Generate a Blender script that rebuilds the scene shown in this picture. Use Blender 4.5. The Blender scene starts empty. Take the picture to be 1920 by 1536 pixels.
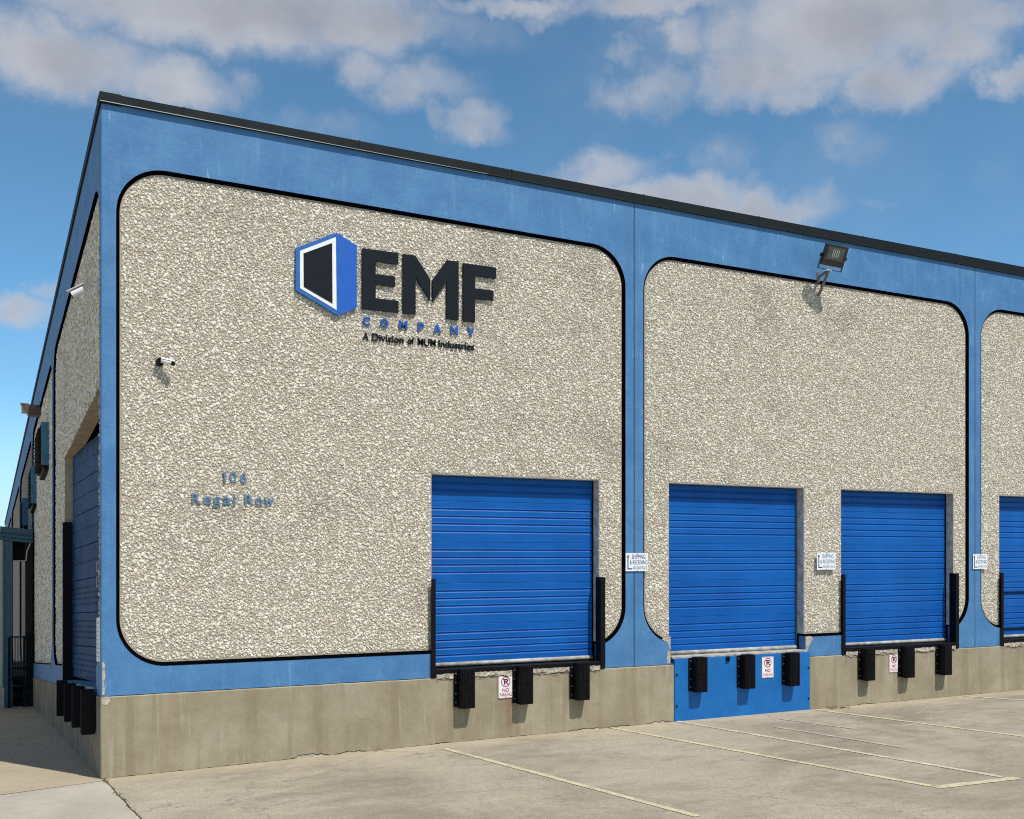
import bpy, bmesh, math, random
import numpy as np
from mathutils import Vector, Matrix
from mathutils.geometry import tessellate_polygon

random.seed(7)
RNG = np.random.default_rng(11)
SC = bpy.context.scene
COL = SC.collection

# ------------------------------------------------------------------ camera
cd = bpy.data.cameras.new('camera')
cam = bpy.data.objects.new('camera', cd)
COL.objects.link(cam)
cd.sensor_width = 36.0
cd.lens = 37.5
cd.shift_y = 0.1427
cd.clip_end = 2000
cam.location = (-1.2984, -12.2362, 2.4)
cam.rotation_euler = (math.pi / 2, 0, -math.radians(27.114))
SC.camera = cam

# ------------------------------------------------------------------ sky, sun, exposure
SUN_EL = math.radians(59.8)
SUN_AZ = math.radians(180 - 20)          # compass angle from +Y towards +X
world = bpy.data.worlds.new('World')
SC.world = world
world.use_nodes = True
SC.view_settings.view_transform = 'Standard'
SC.view_settings.look = 'None'
SC.view_settings.gamma = 1.0
SC.view_settings.exposure = 0.40
SC.view_settings.use_curve_mapping = False
SC.render.engine = 'CYCLES'
SC.cycles.use_denoising = False
SC.cycles.max_bounces = 6
SC.cycles.pixel_filter_type = 'BLACKMAN_HARRIS'
SC.cycles.filter_width = 1.1


class NT:
    """small helper for building node trees"""
    def __init__(self, tree):
        self.t = tree
        tree.nodes.clear()

    def n(self, typ, **kw):
        nd = self.t.nodes.new(typ)
        for k, v in kw.items():
            setattr(nd, k, v)
        return nd

    def put(self, sock, val):
        if val is None:
            return
        if hasattr(val, 'is_output'):
            self.t.links.new(val, sock)
        else:
            if isinstance(val, (tuple, list)) and len(val) == 3 and sock.type == 'RGBA':
                val = (*val, 1)
            sock.default_value = val

    def math(self, op, a, b=None, c=None, clamp=False):
        nd = self.n('ShaderNodeMath', operation=op, use_clamp=clamp)
        self.put(nd.inputs[0], a); self.put(nd.inputs[1], b); self.put(nd.inputs[2], c)
        return nd.outputs[0]

    def vmath(self, op, a, b=None):
        nd = self.n('ShaderNodeVectorMath', operation=op)
        self.put(nd.inputs[0], a); self.put(nd.inputs[1], b)
        return nd.outputs['Value'] if op in ('LENGTH', 'DOT_PRODUCT', 'DISTANCE') else nd.outputs['Vector']

    def noise(self, vec, scale, detail=4, rough=0.55, out=0, distortion=0.0):
        nd = self.n('ShaderNodeTexNoise')
        self.put(nd.inputs['Vector'], vec)
        nd.inputs['Scale'].default_value = scale
        nd.inputs['Detail'].default_value = detail
        nd.inputs['Roughness'].default_value = rough
        nd.inputs['Distortion'].default_value = distortion
        return nd.outputs[out]

    def mr(self, v, a, b, c=0.0, d=1.0, smooth=True):
        nd = self.n('ShaderNodeMapRange', interpolation_type='SMOOTHSTEP' if smooth else 'LINEAR')
        self.put(nd.inputs[0], v)
        for i, x in enumerate((a, b, c, d)):
            self.put(nd.inputs[i + 1], x)
        return nd.outputs[0]

    def mix(self, f, a, b, mode='MIX'):
        nd = self.n('ShaderNodeMix', data_type='RGBA', blend_type=mode)
        self.put(nd.inputs[0], f); self.put(nd.inputs[6], a); self.put(nd.inputs[7], b)
        return nd.outputs[2]

    def scale(self, vec, s):
        nd = self.n('ShaderNodeMapping')
        self.put(nd.inputs['Vector'], vec)
        nd.inputs['Scale'].default_value = s
        return nd.outputs[0]


def build_world():
    w = NT(world.node_tree)
    out = w.n('ShaderNodeOutputWorld')
    bg = w.n('ShaderNodeBackground')
    sky = w.n('ShaderNodeTexSky', sky_type='NISHITA')
    sky.sun_disc = False
    sky.sun_elevation = SUN_EL
    sky.sun_rotation = SUN_AZ
    sky.air_density = 1.0
    sky.dust_density = 0.15
    sky.ozone_density = 3.0
    tc = w.n('ShaderNodeTexCoord')
    d = tc.outputs['Generated']
    sep = w.n('ShaderNodeSeparateXYZ')
    w.put(sep.inputs[0], d)
    X, Y, Z = sep.outputs
    hor = w.math('SQRT', w.math('ADD', w.math('MULTIPLY', X, X), w.math('MULTIPLY', Y, Y)))
    R2D = 180 / math.pi
    az = w.math('MULTIPLY', w.math('ARCTAN2', X, Y), R2D)
    el = w.math('MULTIPLY', w.math('ARCTAN2', Z, hor), R2D)
    # billowing coordinate warp
    n1 = w.noise(d, 9.0, 6, 0.62, out=1)
    s1 = w.n('ShaderNodeSeparateColor'); w.put(s1.inputs[0], n1)
    n2 = w.noise(d, 30.0, 6, 0.6, out=1)
    s2 = w.n('ShaderNodeSeparateColor'); w.put(s2.inputs[0], n2)
    wob = lambda a, i, k1, k2: w.math('ADD', a, w.math('ADD', w.math('MULTIPLY', w.math('SUBTRACT', s1.outputs[i], 0.5), k1), w.math('MULTIPLY', w.math('SUBTRACT', s2.outputs[i], 0.5), k2)))
    azw = wob(az, 0, 6.0, 3.0)
    elw = wob(el, 1, 2.8, 2.0)
    blobs = [(12.0,26.3,12.6,1.8,1.00),(4.1,23.2,6.6,1.9,0.95),(9.4,22.8,3.2,1.4,0.92),(18.6,26.4,6.4,1.5,1.00),(22.3,23.5,3.3,1.2,0.66),(25.0,22.0,2.0,1.1,0.66),(19.4,24.4,2.0,1.1,0.70),(16.9,21.6,3.6,0.8,0.34),
             (44.9,25.7,9.3,3.0,1.00),(40.6,24.0,4.6,1.7,0.95),(34.8,26.9,7.3,0.7,0.80),(27.7,27.3,7.4,0.5,0.70),(47.4,22.6,3.3,1.4,0.95),(49.9,23.9,2.7,1.5,0.95),(34.4,23.5,2.4,1.2,0.62),(36.3,25.6,1.5,1.0,0.75),(32.8,25.0,1.1,0.5,0.45),(52.6,22.0,1.5,0.9,0.80),(41.7,22.8,3.5,0.9,0.80),(52.3,24.9,2.8,0.9,0.75),
             (32.0,19.4,3.1,1.3,0.74),(39.5,17.4,4.1,1.2,0.95),(35.6,18.2,4.8,1.2,0.90),(37.9,20.3,2.2,1.4,0.42),(45.4,20.1,2.8,1.2,0.32),(52.1,18.4,1.9,1.4,0.16),(46.1,17.6,1.5,0.3,0.25),(2.4,11.9,2.6,0.9,0.85),(4.1,13.0,1.5,0.6,0.60)]
    dens = None
    for a, e, sa, se, wt in blobs:
        p = w.math('MULTIPLY', w.math('SUBTRACT', azw, a), 1 / sa)
        q = w.math('MULTIPLY', w.math('SUBTRACT', elw, e), 1 / se)
        r = w.math('SQRT', w.math('ADD', w.math('MULTIPLY', p, p), w.math('MULTIPLY', q, q)))
        m = w.mr(r, 1.62, 0.15, 0.0, wt)
        dens = m if dens is None else w.math('MAXIMUM', dens, m)
    # broken cloud over the unseen sky, spread wider to brighten the shaded side
    flat = w.vmath('MULTIPLY', d, (2.2, 2.2, 4.5))
    g = w.noise(flat, 1.3, 7, 0.55)
    away = w.mr(w.math('ABSOLUTE', w.math('SUBTRACT', az, 27.0)), 30.0, 46.0)
    up = w.mr(el, 28.5, 35.0)
    outside = w.math('MAXIMUM', away, up)
    gen = w.math('MULTIPLY', w.mr(g, 0.40, 0.60), outside)
    gen = w.math('MULTIPLY', gen, w.mr(el, -2.0, 6.0))
    dens = w.math('MAXIMUM', dens, gen)
    fine = w.math('ADD', w.math('MULTIPLY', w.noise(d, 15.0, 9, 0.60), 0.72), w.math('MULTIPLY', w.noise(d, 52.0, 6, 0.6), 0.28))
    veil = w.math('MULTIPLY', w.mr(w.noise(d, 7.0, 6, 0.6), 0.45, 0.8), 0.12)
    rag = w.math('ADD', dens, w.math('MULTIPLY', w.math('SUBTRACT', fine, 0.5), 1.25))
    cov = w.mr(rag, 0.02, 1.12)
    cov = w.math('MULTIPLY', cov, w.mr(dens, 0.02, 0.25))
    cov = w.math('ADD', w.math('MULTIPLY', cov, 0.90), veil, clamp=True)
    body = w.noise(d, 11.0, 5, 0.5)
    # thick middles are duller than the lit rims
    core = w.mr(w.math('ADD', dens, w.math('MULTIPLY', w.math('SUBTRACT', body, 0.5), 1.2)), 0.55, 1.25)
    ccol = w.mix(core, (0.52, 0.53, 0.57), (0.34, 0.345, 0.385))
    # sky colour: deepen the clear blue a little
    hsv = w.n('ShaderNodeHueSaturation')
    w.put(hsv.inputs['Color'], sky.outputs[0])
    hsv.inputs['Saturation'].default_value = 1.12
    hsv.inputs['Value'].default_value = 1.12
    K = 0.086
    cm = w.vmath('SCALE', ccol); cm.node.inputs['Scale'].default_value = 0.80 / K
    low = w.mr(el, 24.0, 0.0)
    tint = w.vmath('MULTIPLY', hsv.outputs[0], (0.86, 1.03, 0.97))
    tint = w.mix(low, tint, w.vmath('MULTIPLY', hsv.outputs[0], (0.66, 1.02, 1.20)))
    tint = w.mix(w.mr(el, 9.0, -1.0, 0.0, 0.85), tint, tuple(c / K for c in (0.46, 0.66, 0.84)))
    w.put(bg.inputs['Color'], w.mix(cov, tint, cm))
    bg.inputs['Strength'].default_value = K
    w.t.links.new(bg.outputs[0], out.inputs[0])


build_world()
ld = bpy.data.lights.new('sun', 'SUN')
ld.energy = 3.65
ld.angle = math.radians(0.5)
ld.color = (1.0, 0.955, 0.88)
sun = bpy.data.objects.new('sun', ld)
COL.objects.link(sun)
sdir = Vector((math.sin(SUN_AZ) * math.cos(SUN_EL), math.cos(SUN_AZ) * math.cos(SUN_EL), math.sin(SUN_EL)))
sun.rotation_euler = sdir.to_track_quat('Z', 'Y').to_euler()
sun.location = sdir * 60


# ------------------------------------------------------------------ materials
def material(name, build, rough=0.8, metal=0.0, spec=0.5):
    m = bpy.data.materials.new(name)
    m.use_nodes = True
    t = NT(m.node_tree)
    out = t.n('ShaderNodeOutputMaterial')
    b = t.n('ShaderNodeBsdfPrincipled')
    b.inputs['Roughness'].default_value = rough
    b.inputs['Metallic'].default_value = metal
    b.inputs['Specular IOR Level'].default_value = spec
    t.t.links.new(b.outputs[0], out.inputs[0])
    geo = t.n('ShaderNodeNewGeometry')
    t.pos = geo.outputs['Position']
    t.b = b

    def bump(h, strength=0.3, dist=0.01):
        bn = t.n('ShaderNodeBump')
        bn.inputs['Strength'].default_value = strength
        bn.inputs['Distance'].default_value = dist
        t.put(bn.inputs['Height'], h)
        t.t.links.new(bn.outputs[0], b.inputs['Normal'])
    t.bump = bump
    col = build(t)
    if col is not None:
        t.put(b.inputs['Base Color'], col)
    return m


def simple(name, col, rough=0.5, metal=0.0, var=0.12, scale=6.0, spec=0.5, bumpy=0.0):
    def f(t):
        n = t.noise(t.pos, scale, 5, 0.6)
        lo = tuple(c * (1 - var) for c in col)
        hi = tuple(min(1, c * (1 + var)) for c in col)
        if bumpy:
            t.bump(t.noise(t.pos, scale * 12, 3), bumpy, 0.004)
        return t.mix(t.mr(n, 0.3, 0.7), lo, hi)
    return material(name, f, rough, metal, spec)


def blue_paint(t):
    p = t.pos
    streak = t.noise(t.scale(p, (9.0, 9.0, 0.9)), 1.0, 6, 0.65)
    blot = t.noise(p, 2.3, 6, 0.65)
    fine = t.noise(p, 34.0, 4, 0.6)
    c = t.mix(t.mr(blot, 0.30, 0.72), (0.050, 0.166, 0.360), (0.078, 0.222, 0.430))
    c = t.mix(t.mr(streak, 0.52, 0.72, 0, 0.50), c, (0.125, 0.29, 0.49))
    c = t.mix(t.mr(fine, 0.56, 0.76, 0, 0.45), c, (0.14, 0.285, 0.49))
    drips = t.noise(t.scale(p, (26.0, 26.0, 2.6)), 1.0, 3, 0.5)
    c = t.mix(t.math('MULTIPLY', t.mr(drips, 0.63, 0.72, 0, 0.65), t.mr(blot, 0.45, 0.6)), c, (0.29, 0.44, 0.60))
    dark = t.noise(t.scale(p, (3, 3, 1.2)), 1.7, 5, 0.7)
    c = t.mix(t.mr(dark, 0.58, 0.8, 0, 0.4), c, (0.028, 0.100, 0.255))
    brush = t.noise(t.scale(p, (7.0, 7.0, 30.0)), 1.0, 4, 0.6)
    h = t.math('ADD', t.math('MULTIPLY', t.noise(p, 14.0, 6, 0.7), 1.0), t.math('MULTIPLY', brush, 0.22))
    t.bump(h, 0.40, 0.012)
    return c


def door_blue(t):
    p = t.pos
    blot = t.noise(t.scale(p, (1, 1, 0.5)), 2.0, 5, 0.6)
    c = t.mix(t.mr(blot, 0.3, 0.75), (0.0008, 0.078, 0.33), (0.0015, 0.102, 0.405))
    oi = t.n('ShaderNodeObjectInfo')
    c = t.mix(t.mr(oi.outputs['Random'], 0, 1, 0.0, 0.20), c, (0.006, 0.135, 0.44))
    rub = t.noise(p, 5.0, 6, 0.7)
    c = t.mix(t.mr(rub, 0.60, 0.78, 0, 0.40), c, (0.012, 0.060, 0.20))
    dirt = t.noise(t.scale(p, (14, 14, 1.0)), 1.0, 5, 0.65)
    c = t.mix(t.mr(dirt, 0.56, 0.80, 0, 0.40), c, (0.02, 0.055, 0.16))
    sc = t.noise(t.scale(p, (3, 3, 40)), 1.0, 3, 0.5)
    c = t.mix(t.mr(sc, 0.70, 0.80, 0, 0.25), c, (0.05, 0.18, 0.45))
    t.bump(t.noise(t.scale(p, (2.5, 2.5, 4)), 1.0, 3), 0.45, 0.025)
    return c


def plate_blue(t):
    p = t.pos
    blot = t.noise(p, 2.6, 6, 0.65)
    c = t.mix(t.mr(blot, 0.3, 0.75), (0.004, 0.115, 0.37), (0.007, 0.150, 0.46))
    st = t.noise(t.scale(p, (22, 22, 1.6)), 1.0, 4, 0.6)
    c = t.mix(t.mr(st, 0.62, 0.8, 0, 0.4), c, (0.012, 0.085, 0.25))
    sp = t.noise(p, 38, 4, 0.7)
    c = t.mix(t.mr(sp, 0.66, 0.76, 0, 0.5), c, (0.012, 0.06, 0.18))
    t.bump(t.noise(p, 30, 5, 0.7), 0.35, 0.006)
    return c


def plinth_concrete(t):
    p = t.pos
    sep = t.n('ShaderNodeSeparateXYZ'); t.put(sep.inputs[0], p)
    blot = t.noise(p, 1.6, 7, 0.65)
    c = t.mix(t.mr(blot, 0.28, 0.75), (0.270, 0.228, 0.150), (0.390, 0.345, 0.248))
    st = t.noise(t.scale(p, (5.5, 5.5, 0.35)), 1.0, 6, 0.6)
    c = t.mix(t.mr(st, 0.48, 0.68, 0, 0.60), c, (0.235, 0.185, 0.112))
    st2 = t.noise(t.scale(p, (11, 11, 0.8)), 1.3, 5, 0.6)
    c = t.mix(t.mr(st2, 0.55, 0.75, 0, 0.45), c, (0.47, 0.435, 0.345))
    rust = t.noise(t.scale(p, (2.2, 2.2, 0.25)), 1.0, 4, 0.5)
    c = t.mix(t.math('MULTIPLY', t.mr(rust, 0.56, 0.72), t.mr(st2, 0.35, 0.6, 0, 0.4)), c, (0.34, 0.205, 0.105))
    # rust run below the second bumper of the first door
    dx = t.math('ABSOLUTE', t.math('SUBTRACT', t.math('ADD', sep.outputs[0], t.math('MULTIPLY', st, 0.12)), 4.98))
    run = t.math('MULTIPLY', t.mr(dx, 0.07, 0.0), t.math('MULTIPLY', t.mr(sep.outputs[2], 0.08, 0.25), t.mr(sep.outputs[2], 0.60, 0.50)))
    c = t.mix(t.math('MULTIPLY', run, 0.5), c, (0.20, 0.095, 0.030))
    fine = t.noise(p, 55, 3, 0.7)
    c = t.mix(t.mr(fine, 0.35, 0.75, 0.0, 0.22), c, (0.13, 0.11, 0.08))
    pits = t.noise(p, 16, 4, 0.7)
    c = t.mix(t.mr(pits, 0.70, 0.76, 0, 0.6), c, (0.42, 0.39, 0.33))
    t.bump(t.math('ADD', t.noise(p, 7, 6, 0.7), t.math('MULTIPLY', fine, 0.25)), 0.35, 0.012)
    return c


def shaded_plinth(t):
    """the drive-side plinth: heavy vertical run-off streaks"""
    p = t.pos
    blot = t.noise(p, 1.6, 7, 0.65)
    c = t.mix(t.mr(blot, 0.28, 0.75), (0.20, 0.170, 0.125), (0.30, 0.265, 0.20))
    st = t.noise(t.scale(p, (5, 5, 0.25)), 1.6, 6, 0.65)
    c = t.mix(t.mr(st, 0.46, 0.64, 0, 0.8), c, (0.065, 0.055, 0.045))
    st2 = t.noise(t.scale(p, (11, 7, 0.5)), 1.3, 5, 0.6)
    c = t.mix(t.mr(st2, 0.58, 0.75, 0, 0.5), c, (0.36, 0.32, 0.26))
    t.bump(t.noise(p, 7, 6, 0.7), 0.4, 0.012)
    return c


def lot_concrete(warm):
    def f(t):
        p = t.pos
        big = t.noise(p, 0.45, 7, 0.62, distortion=0.6)
        a, b_ = ((0.240, 0.208, 0.156), (0.380, 0.335, 0.258))
        if warm:
            a, b_ = ((0.285, 0.225, 0.170), (0.40, 0.33, 0.25))
        c = t.mix(t.mr(big, 0.36, 0.64), a, b_)
        mid = t.noise(t.scale(p, (1.0, 2.2, 1)), 1.9, 7, 0.68, distortion=0.5)
        c = t.mix(t.mr(mid, 0.50, 0.72, 0, 0.55), c, (0.48, 0.41, 0.295))
        c = t.mix(t.mr(mid, 0.47, 0.28, 0, 0.50), c, (0.155, 0.130, 0.095))
        tyre = t.noise(t.scale(p, (0.7, 5.0, 1)), 1.0, 5, 0.6)
        c = t.mix(t.mr(tyre, 0.56, 0.78, 0, 0.35), c, (0.165, 0.140, 0.110))
        oil = t.noise(p, 3.3, 4, 0.6)
        c = t.mix(t.mr(oil, 0.64, 0.76, 0, 0.55), c, (0.12, 0.105, 0.085))
        fine = t.noise(p, 60, 4, 0.75)
        c = t.mix(t.mr(fine, 0.38, 0.70, 0, 0.55), c, (0.150, 0.130, 0.100))
        mot = t.noise(p, 14, 6, 0.75)
        c = t.mix(t.mr(mot, 0.50, 0.72, 0, 0.55), c, (0.17, 0.15, 0.115))
        c = t.mix(t.mr(mot, 0.46, 0.28, 0, 0.5), c, (0.40, 0.355, 0.275))
        peb = t.noise(p, 140, 2, 0.6)
        c = t.mix(t.mr(peb, 0.62, 0.76, 0, 0.45), c, (0.47, 0.44, 0.37))
        # pale laitance along the foot of the wall
        sep = t.n('ShaderNodeSeparateXYZ'); t.put(sep.inputs[0], p)
        edge = t.math('MULTIPLY', t.mr(t.math('ADD', sep.outputs[1], t.math('MULTIPLY', mid, 0.5)), -0.40, 0.20), 0.5)
        c = t.mix(edge, c, (0.43, 0.365, 0.25))
        # hairline cracks
        v = t.n('ShaderNodeTexVoronoi', feature='DISTANCE_TO_EDGE')
        wv = t.vmath('ADD', p, t.vmath('MULTIPLY', t.noise(p, 1.5, 5, 0.7, out=1), (1.3, 1.3, 0)))
        t.put(v.inputs['Vector'], wv); v.inputs['Scale'].default_value = 0.33
        crk = t.math('MULTIPLY', t.mr(v.outputs['Distance'], 0.008, 0.001), t.mr(big, 0.45, 0.6, 0, 0.45))
        c = t.mix(crk, c, (0.09, 0.08, 0.065))
        t.bump(t.math('ADD', fine, t.math('MULTIPLY', mid, 1.2)), 0.30, 0.012)
        return c
    return f


def apron_concrete(t):
    p = t.pos
    big = t.noise(p, 0.9, 7, 0.6)
    c = t.mix(t.mr(big, 0.32, 0.68), (0.33, 0.30, 0.245), (0.42, 0.385, 0.32))
    mid = t.noise(t.scale(p, (1.0, 3.0, 1)), 2.6, 7, 0.7)
    c = t.mix(t.mr(mid, 0.52, 0.75, 0, 0.6), c, (0.47, 0.44, 0.375))
    c = t.mix(t.mr(mid, 0.46, 0.28, 0, 0.5), c, (0.23, 0.205, 0.165))
    fine = t.noise(p, 60, 4, 0.75)
    c = t.mix(t.mr(fine, 0.40, 0.72, 0, 0.35), c, (0.22, 0.20, 0.16))
    t.bump(t.math('ADD', fine, t.math('MULTIPLY', mid, 1.2)), 0.30, 0.012)
    return c


def stone_pebble(t):
    at = t.n('ShaderNodeAttribute', attribute_name='stone')
    n = t.noise(t.pos, 120, 3, 0.6)
    big = t.noise(t.pos, 0.9, 5, 0.6)
    c = t.mix(t.mr(n, 0.35, 0.75, 0, 0.30), at.outputs['Color'], (0.30, 0.25, 0.19))
    c = t.mix(t.mr(big, 0.54, 0.74, 0, 0.38), c, (0.27, 0.245, 0.205))
    return c


def stone_matrix(t):
    n = t.noise(t.pos, 30, 4, 0.7)
    big = t.noise(t.pos, 0.9, 5, 0.6)
    c = t.mix(n, (0.30, 0.265, 0.205), (0.46, 0.42, 0.34))
    c = t.mix(t.mr(big, 0.54, 0.74, 0, 0.4), c, (0.13, 0.11, 0.09))
    t.bump(n, 0.5, 0.01)
    return c


def stone_far(t):
    v = t.n('ShaderNodeTexVoronoi', feature='F1')
    t.put(v.inputs['Vector'], t.pos); v.inputs['Scale'].default_value = 26
    n = t.noise(t.pos, 0.9, 5, 0.6)
    st = t.noise(t.scale(t.pos, (2, 2, 0.15)), 1.0, 5, 0.6)
    c = t.mix(t.mr(v.outputs['Distance'], 0.1, 0.75), (0.44, 0.40, 0.33), (0.22, 0.18, 0.13))
    c = t.mix(t.mr(st, 0.52, 0.72, 0, 0.45), c, (0.17, 0.15, 0.125))
    t.bump(v.outputs['Distance'], -0.6, 0.03)
    return c


M = {
    'blue': material('blue_wall_paint', blue_paint, 0.62, spec=0.35),
    'door': material('blue_door_enamel', door_blue, 0.45, spec=0.22),
    'sidedoor': simple('shade_darkened_door_blue', (0.010, 0.052, 0.145), 0.6, var=0.3, scale=2.5, spec=0.15),  # door blue darkened and dulled, the wall's shade put into the colour
    'plate': material('blue_steel_plate_paint', plate_blue, 0.55, spec=0.35),
    'plinth': material('plinth_concrete', plinth_concrete, 0.9, spec=0.25),
    'plinth_side': material('stained_plinth_concrete', shaded_plinth, 0.9, spec=0.25),
    'lot': material('lot_concrete', lot_concrete(False), 0.92, spec=0.25),
    'drive': material('drive_concrete', lot_concrete(True), 0.92, spec=0.25),
    'apron': material('apron_concrete', apron_concrete, 0.92, spec=0.25),
    'pebble': material('exposed_pebbles', stone_pebble, 0.7, spec=0.4),
    'matrix': material('pebble_matrix', stone_matrix, 0.95, spec=0.2),
    'stonefar': material('exposed_aggregate', stone_far, 0.9, spec=0.2),
    'jamb': simple('jamb_concrete', (0.47, 0.45, 0.41), 0.9, var=0.3, scale=9, bumpy=0.4),
    'tanjamb': simple('tan_soffit_concrete', (0.40, 0.32, 0.225), 0.9, var=0.2, scale=6, bumpy=0.3),
    'chip': simple('broken_concrete', (0.42, 0.375, 0.30), 0.95, var=0.35, scale=22, bumpy=0.8),
    'black': simple('black_groove_paint', (0.0018, 0.0018, 0.0025), 0.9, var=0.3, spec=0.0),
    'steel': simple('black_painted_steel', (0.0035, 0.0035, 0.005), 0.55, var=0.35, scale=20, spec=0.16),
    'rubber': simple('black_rubber', (0.004, 0.004, 0.005), 0.8, var=0.5, scale=24, spec=0.14, bumpy=0.4),
    'coping': simple('dark_coping_metal', (0.008, 0.012, 0.014), 0.6, var=0.18, scale=1.6, spec=0.15),
    'drip': simple('bright_drip_edge', (0.45, 0.45, 0.43), 0.4, metal=0.6),
    'seal': simple('grey_bottom_seal', (0.36, 0.35, 0.32), 0.7, var=0.3, scale=9),
    'letter': simple('charcoal_letter', (0.008, 0.0115, 0.0165), 0.5, var=0.12, spec=0.16),
    'white': simple('white_sign_enamel', (0.78, 0.80, 0.82), 0.45, var=0.04),
    'logoblue': simple('logo_blue', (0.010, 0.105, 0.47), 0.4, var=0.06),
    'logoblue_dark': simple('logo_blue_light_face', (0.022, 0.125, 0.40), 0.4, var=0.06),
    'coblue': simple('company_letter_blue', (0.016, 0.085, 0.36), 0.45, var=0.1),
    'addr': simple('address_letter_blue', (0.105, 0.195, 0.290), 0.55, var=0.2, scale=30),
    'navy': simple('navy_print', (0.012, 0.05, 0.17), 0.5),
    'paleprint': simple('faded_navy_print', (0.26, 0.36, 0.48), 0.5, var=0.3, scale=40),
    'midprint': simple('sun_bleached_navy_print', (0.11, 0.20, 0.33), 0.5, var=0.4, scale=40),
    'red': simple('red_print', (0.40, 0.012, 0.045), 0.5),
    'redborder': simple('faded_red_border', (0.55, 0.16, 0.16), 0.5),
    'palered': simple('faded_red_print', (0.60, 0.22, 0.22), 0.5),
    'ink': simple('black_print', (0.015, 0.015, 0.02), 0.5),
    'lampbrown': simple('bronze_lamp_housing', (0.040, 0.034, 0.030), 0.5, var=0.25, scale=12),
    'galv': simple('weathered_steel', (0.16, 0.15, 0.15), 0.5, metal=0.4, var=0.2, scale=14),
    'glass': simple('lamp_glass', (0.10, 0.135, 0.115), 0.12, var=0.2, scale=8, spec=0.7),
    'led': simple('led_panel', (0.55, 0.60, 0.56), 0.3),
    'camwhite': simple('camera_white', (0.74, 0.74, 0.72), 0.4, var=0.04),
    'brown': simple('brown_scupper_metal', (0.115, 0.065, 0.045), 0.55, var=0.3, scale=9),
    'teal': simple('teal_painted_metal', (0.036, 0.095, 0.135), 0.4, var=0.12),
    'paleteal': simple('teal_post_paint', (0.05, 0.17, 0.23), 0.5, var=0.12),  # paler tone of the two-tone post
    'ventblue': simple('vent_blue_metal', (0.05, 0.16, 0.25), 0.5, var=0.15),
    'beige': simple('beige_siding', (0.50, 0.45, 0.34), 0.8, var=0.08, scale=3),
    'dark': simple('dark_void', (0.006, 0.006, 0.007), 0.9),
    'roof': simple('roof_membrane', (0.30, 0.29, 0.27), 0.9, var=0.1, scale=1),
    'yellow': None,
    'ground': simple('far_ground', (0.25, 0.22, 0.17), 0.95, var=0.2, scale=0.3),
    'weed': simple('dry_weed', (0.13, 0.12, 0.06), 0.8, var=0.5, scale=14),
    'caulk': simple('joint_caulk', (0.035, 0.04, 0.05), 0.8, var=0.5, scale=5),
}


def stripe_paint(worn, col):
    def f(t):
        p = t.pos
        a = t.noise(p, 7, 6, 0.7)
        b_ = t.noise(p, 70, 4, 0.7)
        wear = t.mr(t.math('ADD', a, t.math('MULTIPLY', t.math('SUBTRACT', b_, 0.5), 0.9)), worn + 0.16, worn - 0.08)
        c = t.mix(t.noise(p, 4, 4), tuple(x * 0.88 for x in col), col)
        t.bump(b_, 0.25, 0.006)
        return t.mix(wear, c, (0.33, 0.295, 0.235))
    return material('worn_stripe_paint', f, 0.85, spec=0.2)


M['yellow'] = stripe_paint(0.43, (0.57, 0.495, 0.31))
M['paleyellow'] = stripe_paint(0.45, (0.60, 0.54, 0.40))
M['ghost'] = stripe_paint(0.52, (0.50, 0.45, 0.36))


# ------------------------------------------------------------------ mesh helpers
def setp(o, label=None, cat=None, group=None, kind=None):
    if label: o['label'] = label
    if cat: o['category'] = cat
    if group: o['group'] = group
    if kind: o['kind'] = kind
    return o


def obj(name, bm, mat, parent=None, smooth=False):
    me = bpy.data.meshes.new(name)
    bm.to_mesh(me)
    bm.free()
    for m in (mat if isinstance(mat, (list, tuple)) else [mat]):
        me.materials.append(M[m])
    if smooth:
        for p in me.polygons:
            p.use_smooth = True
    o = bpy.data.objects.new(name, me)
    COL.objects.link(o)
    if parent is not None:
        o.parent = parent
    return o


def empty(name, loc=(0, 0, 0), label=None, cat=None, group=None):
    o = bpy.data.objects.new(name, None)
    o.empty_display_size = 0.2
    o.location = loc
    COL.objects.link(o)
    return setp(o, label, cat, group)


def box(bm, x0, x1, y0, y1, z0, z1, bev=0.0, seg=1, mat=0, xf=None):
    vs = [bm.verts.new((x, y, z)) for x in (x0, x1) for y in (y0, y1) for z in (z0, z1)]
    fs = []
    for q in ((0, 1, 3, 2), (4, 6, 7, 5), (0, 4, 5, 1), (2, 3, 7, 6), (0, 2, 6, 4), (1, 5, 7, 3)):
        f = bm.faces.new([vs[i] for i in q]); f.material_index = mat
        fs.append(f)
    geo = vs
    if bev:
        es = list({e for f in fs for e in f.edges})
        r = bmesh.ops.bevel(bm, geom=es, offset=bev, segments=seg, affect='EDGES', profile=0.5)
        geo = list({v for f in r['faces'] for v in f.verts} | {v for v in vs if v.is_valid})
        for f in r['faces']: f.material_index = mat
    if xf is not None:
        for v in geo: v.co = xf @ v.co
    return geo


def cyl(bm, p0, p1, r0, r1=None, n=14, caps=True, mat=0):
    p0, p1 = Vector(p0), Vector(p1)
    r1 = r0 if r1 is None else r1
    q = (p1 - p0).to_track_quat('Z', 'Y')
    a, b = [], []
    for i in range(n):
        c = Vector((math.cos(2 * math.pi * i / n), math.sin(2 * math.pi * i / n), 0))
        a.append(bm.verts.new(p0 + q @ (c * r0)))
        b.append(bm.verts.new(p1 + q @ (c * r1)))
    for i in range(n):
        j = (i + 1) % n
        bm.faces.new((a[i], a[j], b[j], b[i])).material_index = mat
    if caps:
        bm.faces.new(a[::-1]).material_index = mat
        bm.faces.new(b).material_index = mat


SL = ((-1.5, 0.060), (0.0, 0.066), (0.9, 0.0855), (4.35, 0.0905), (7.4, 0.119))


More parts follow.
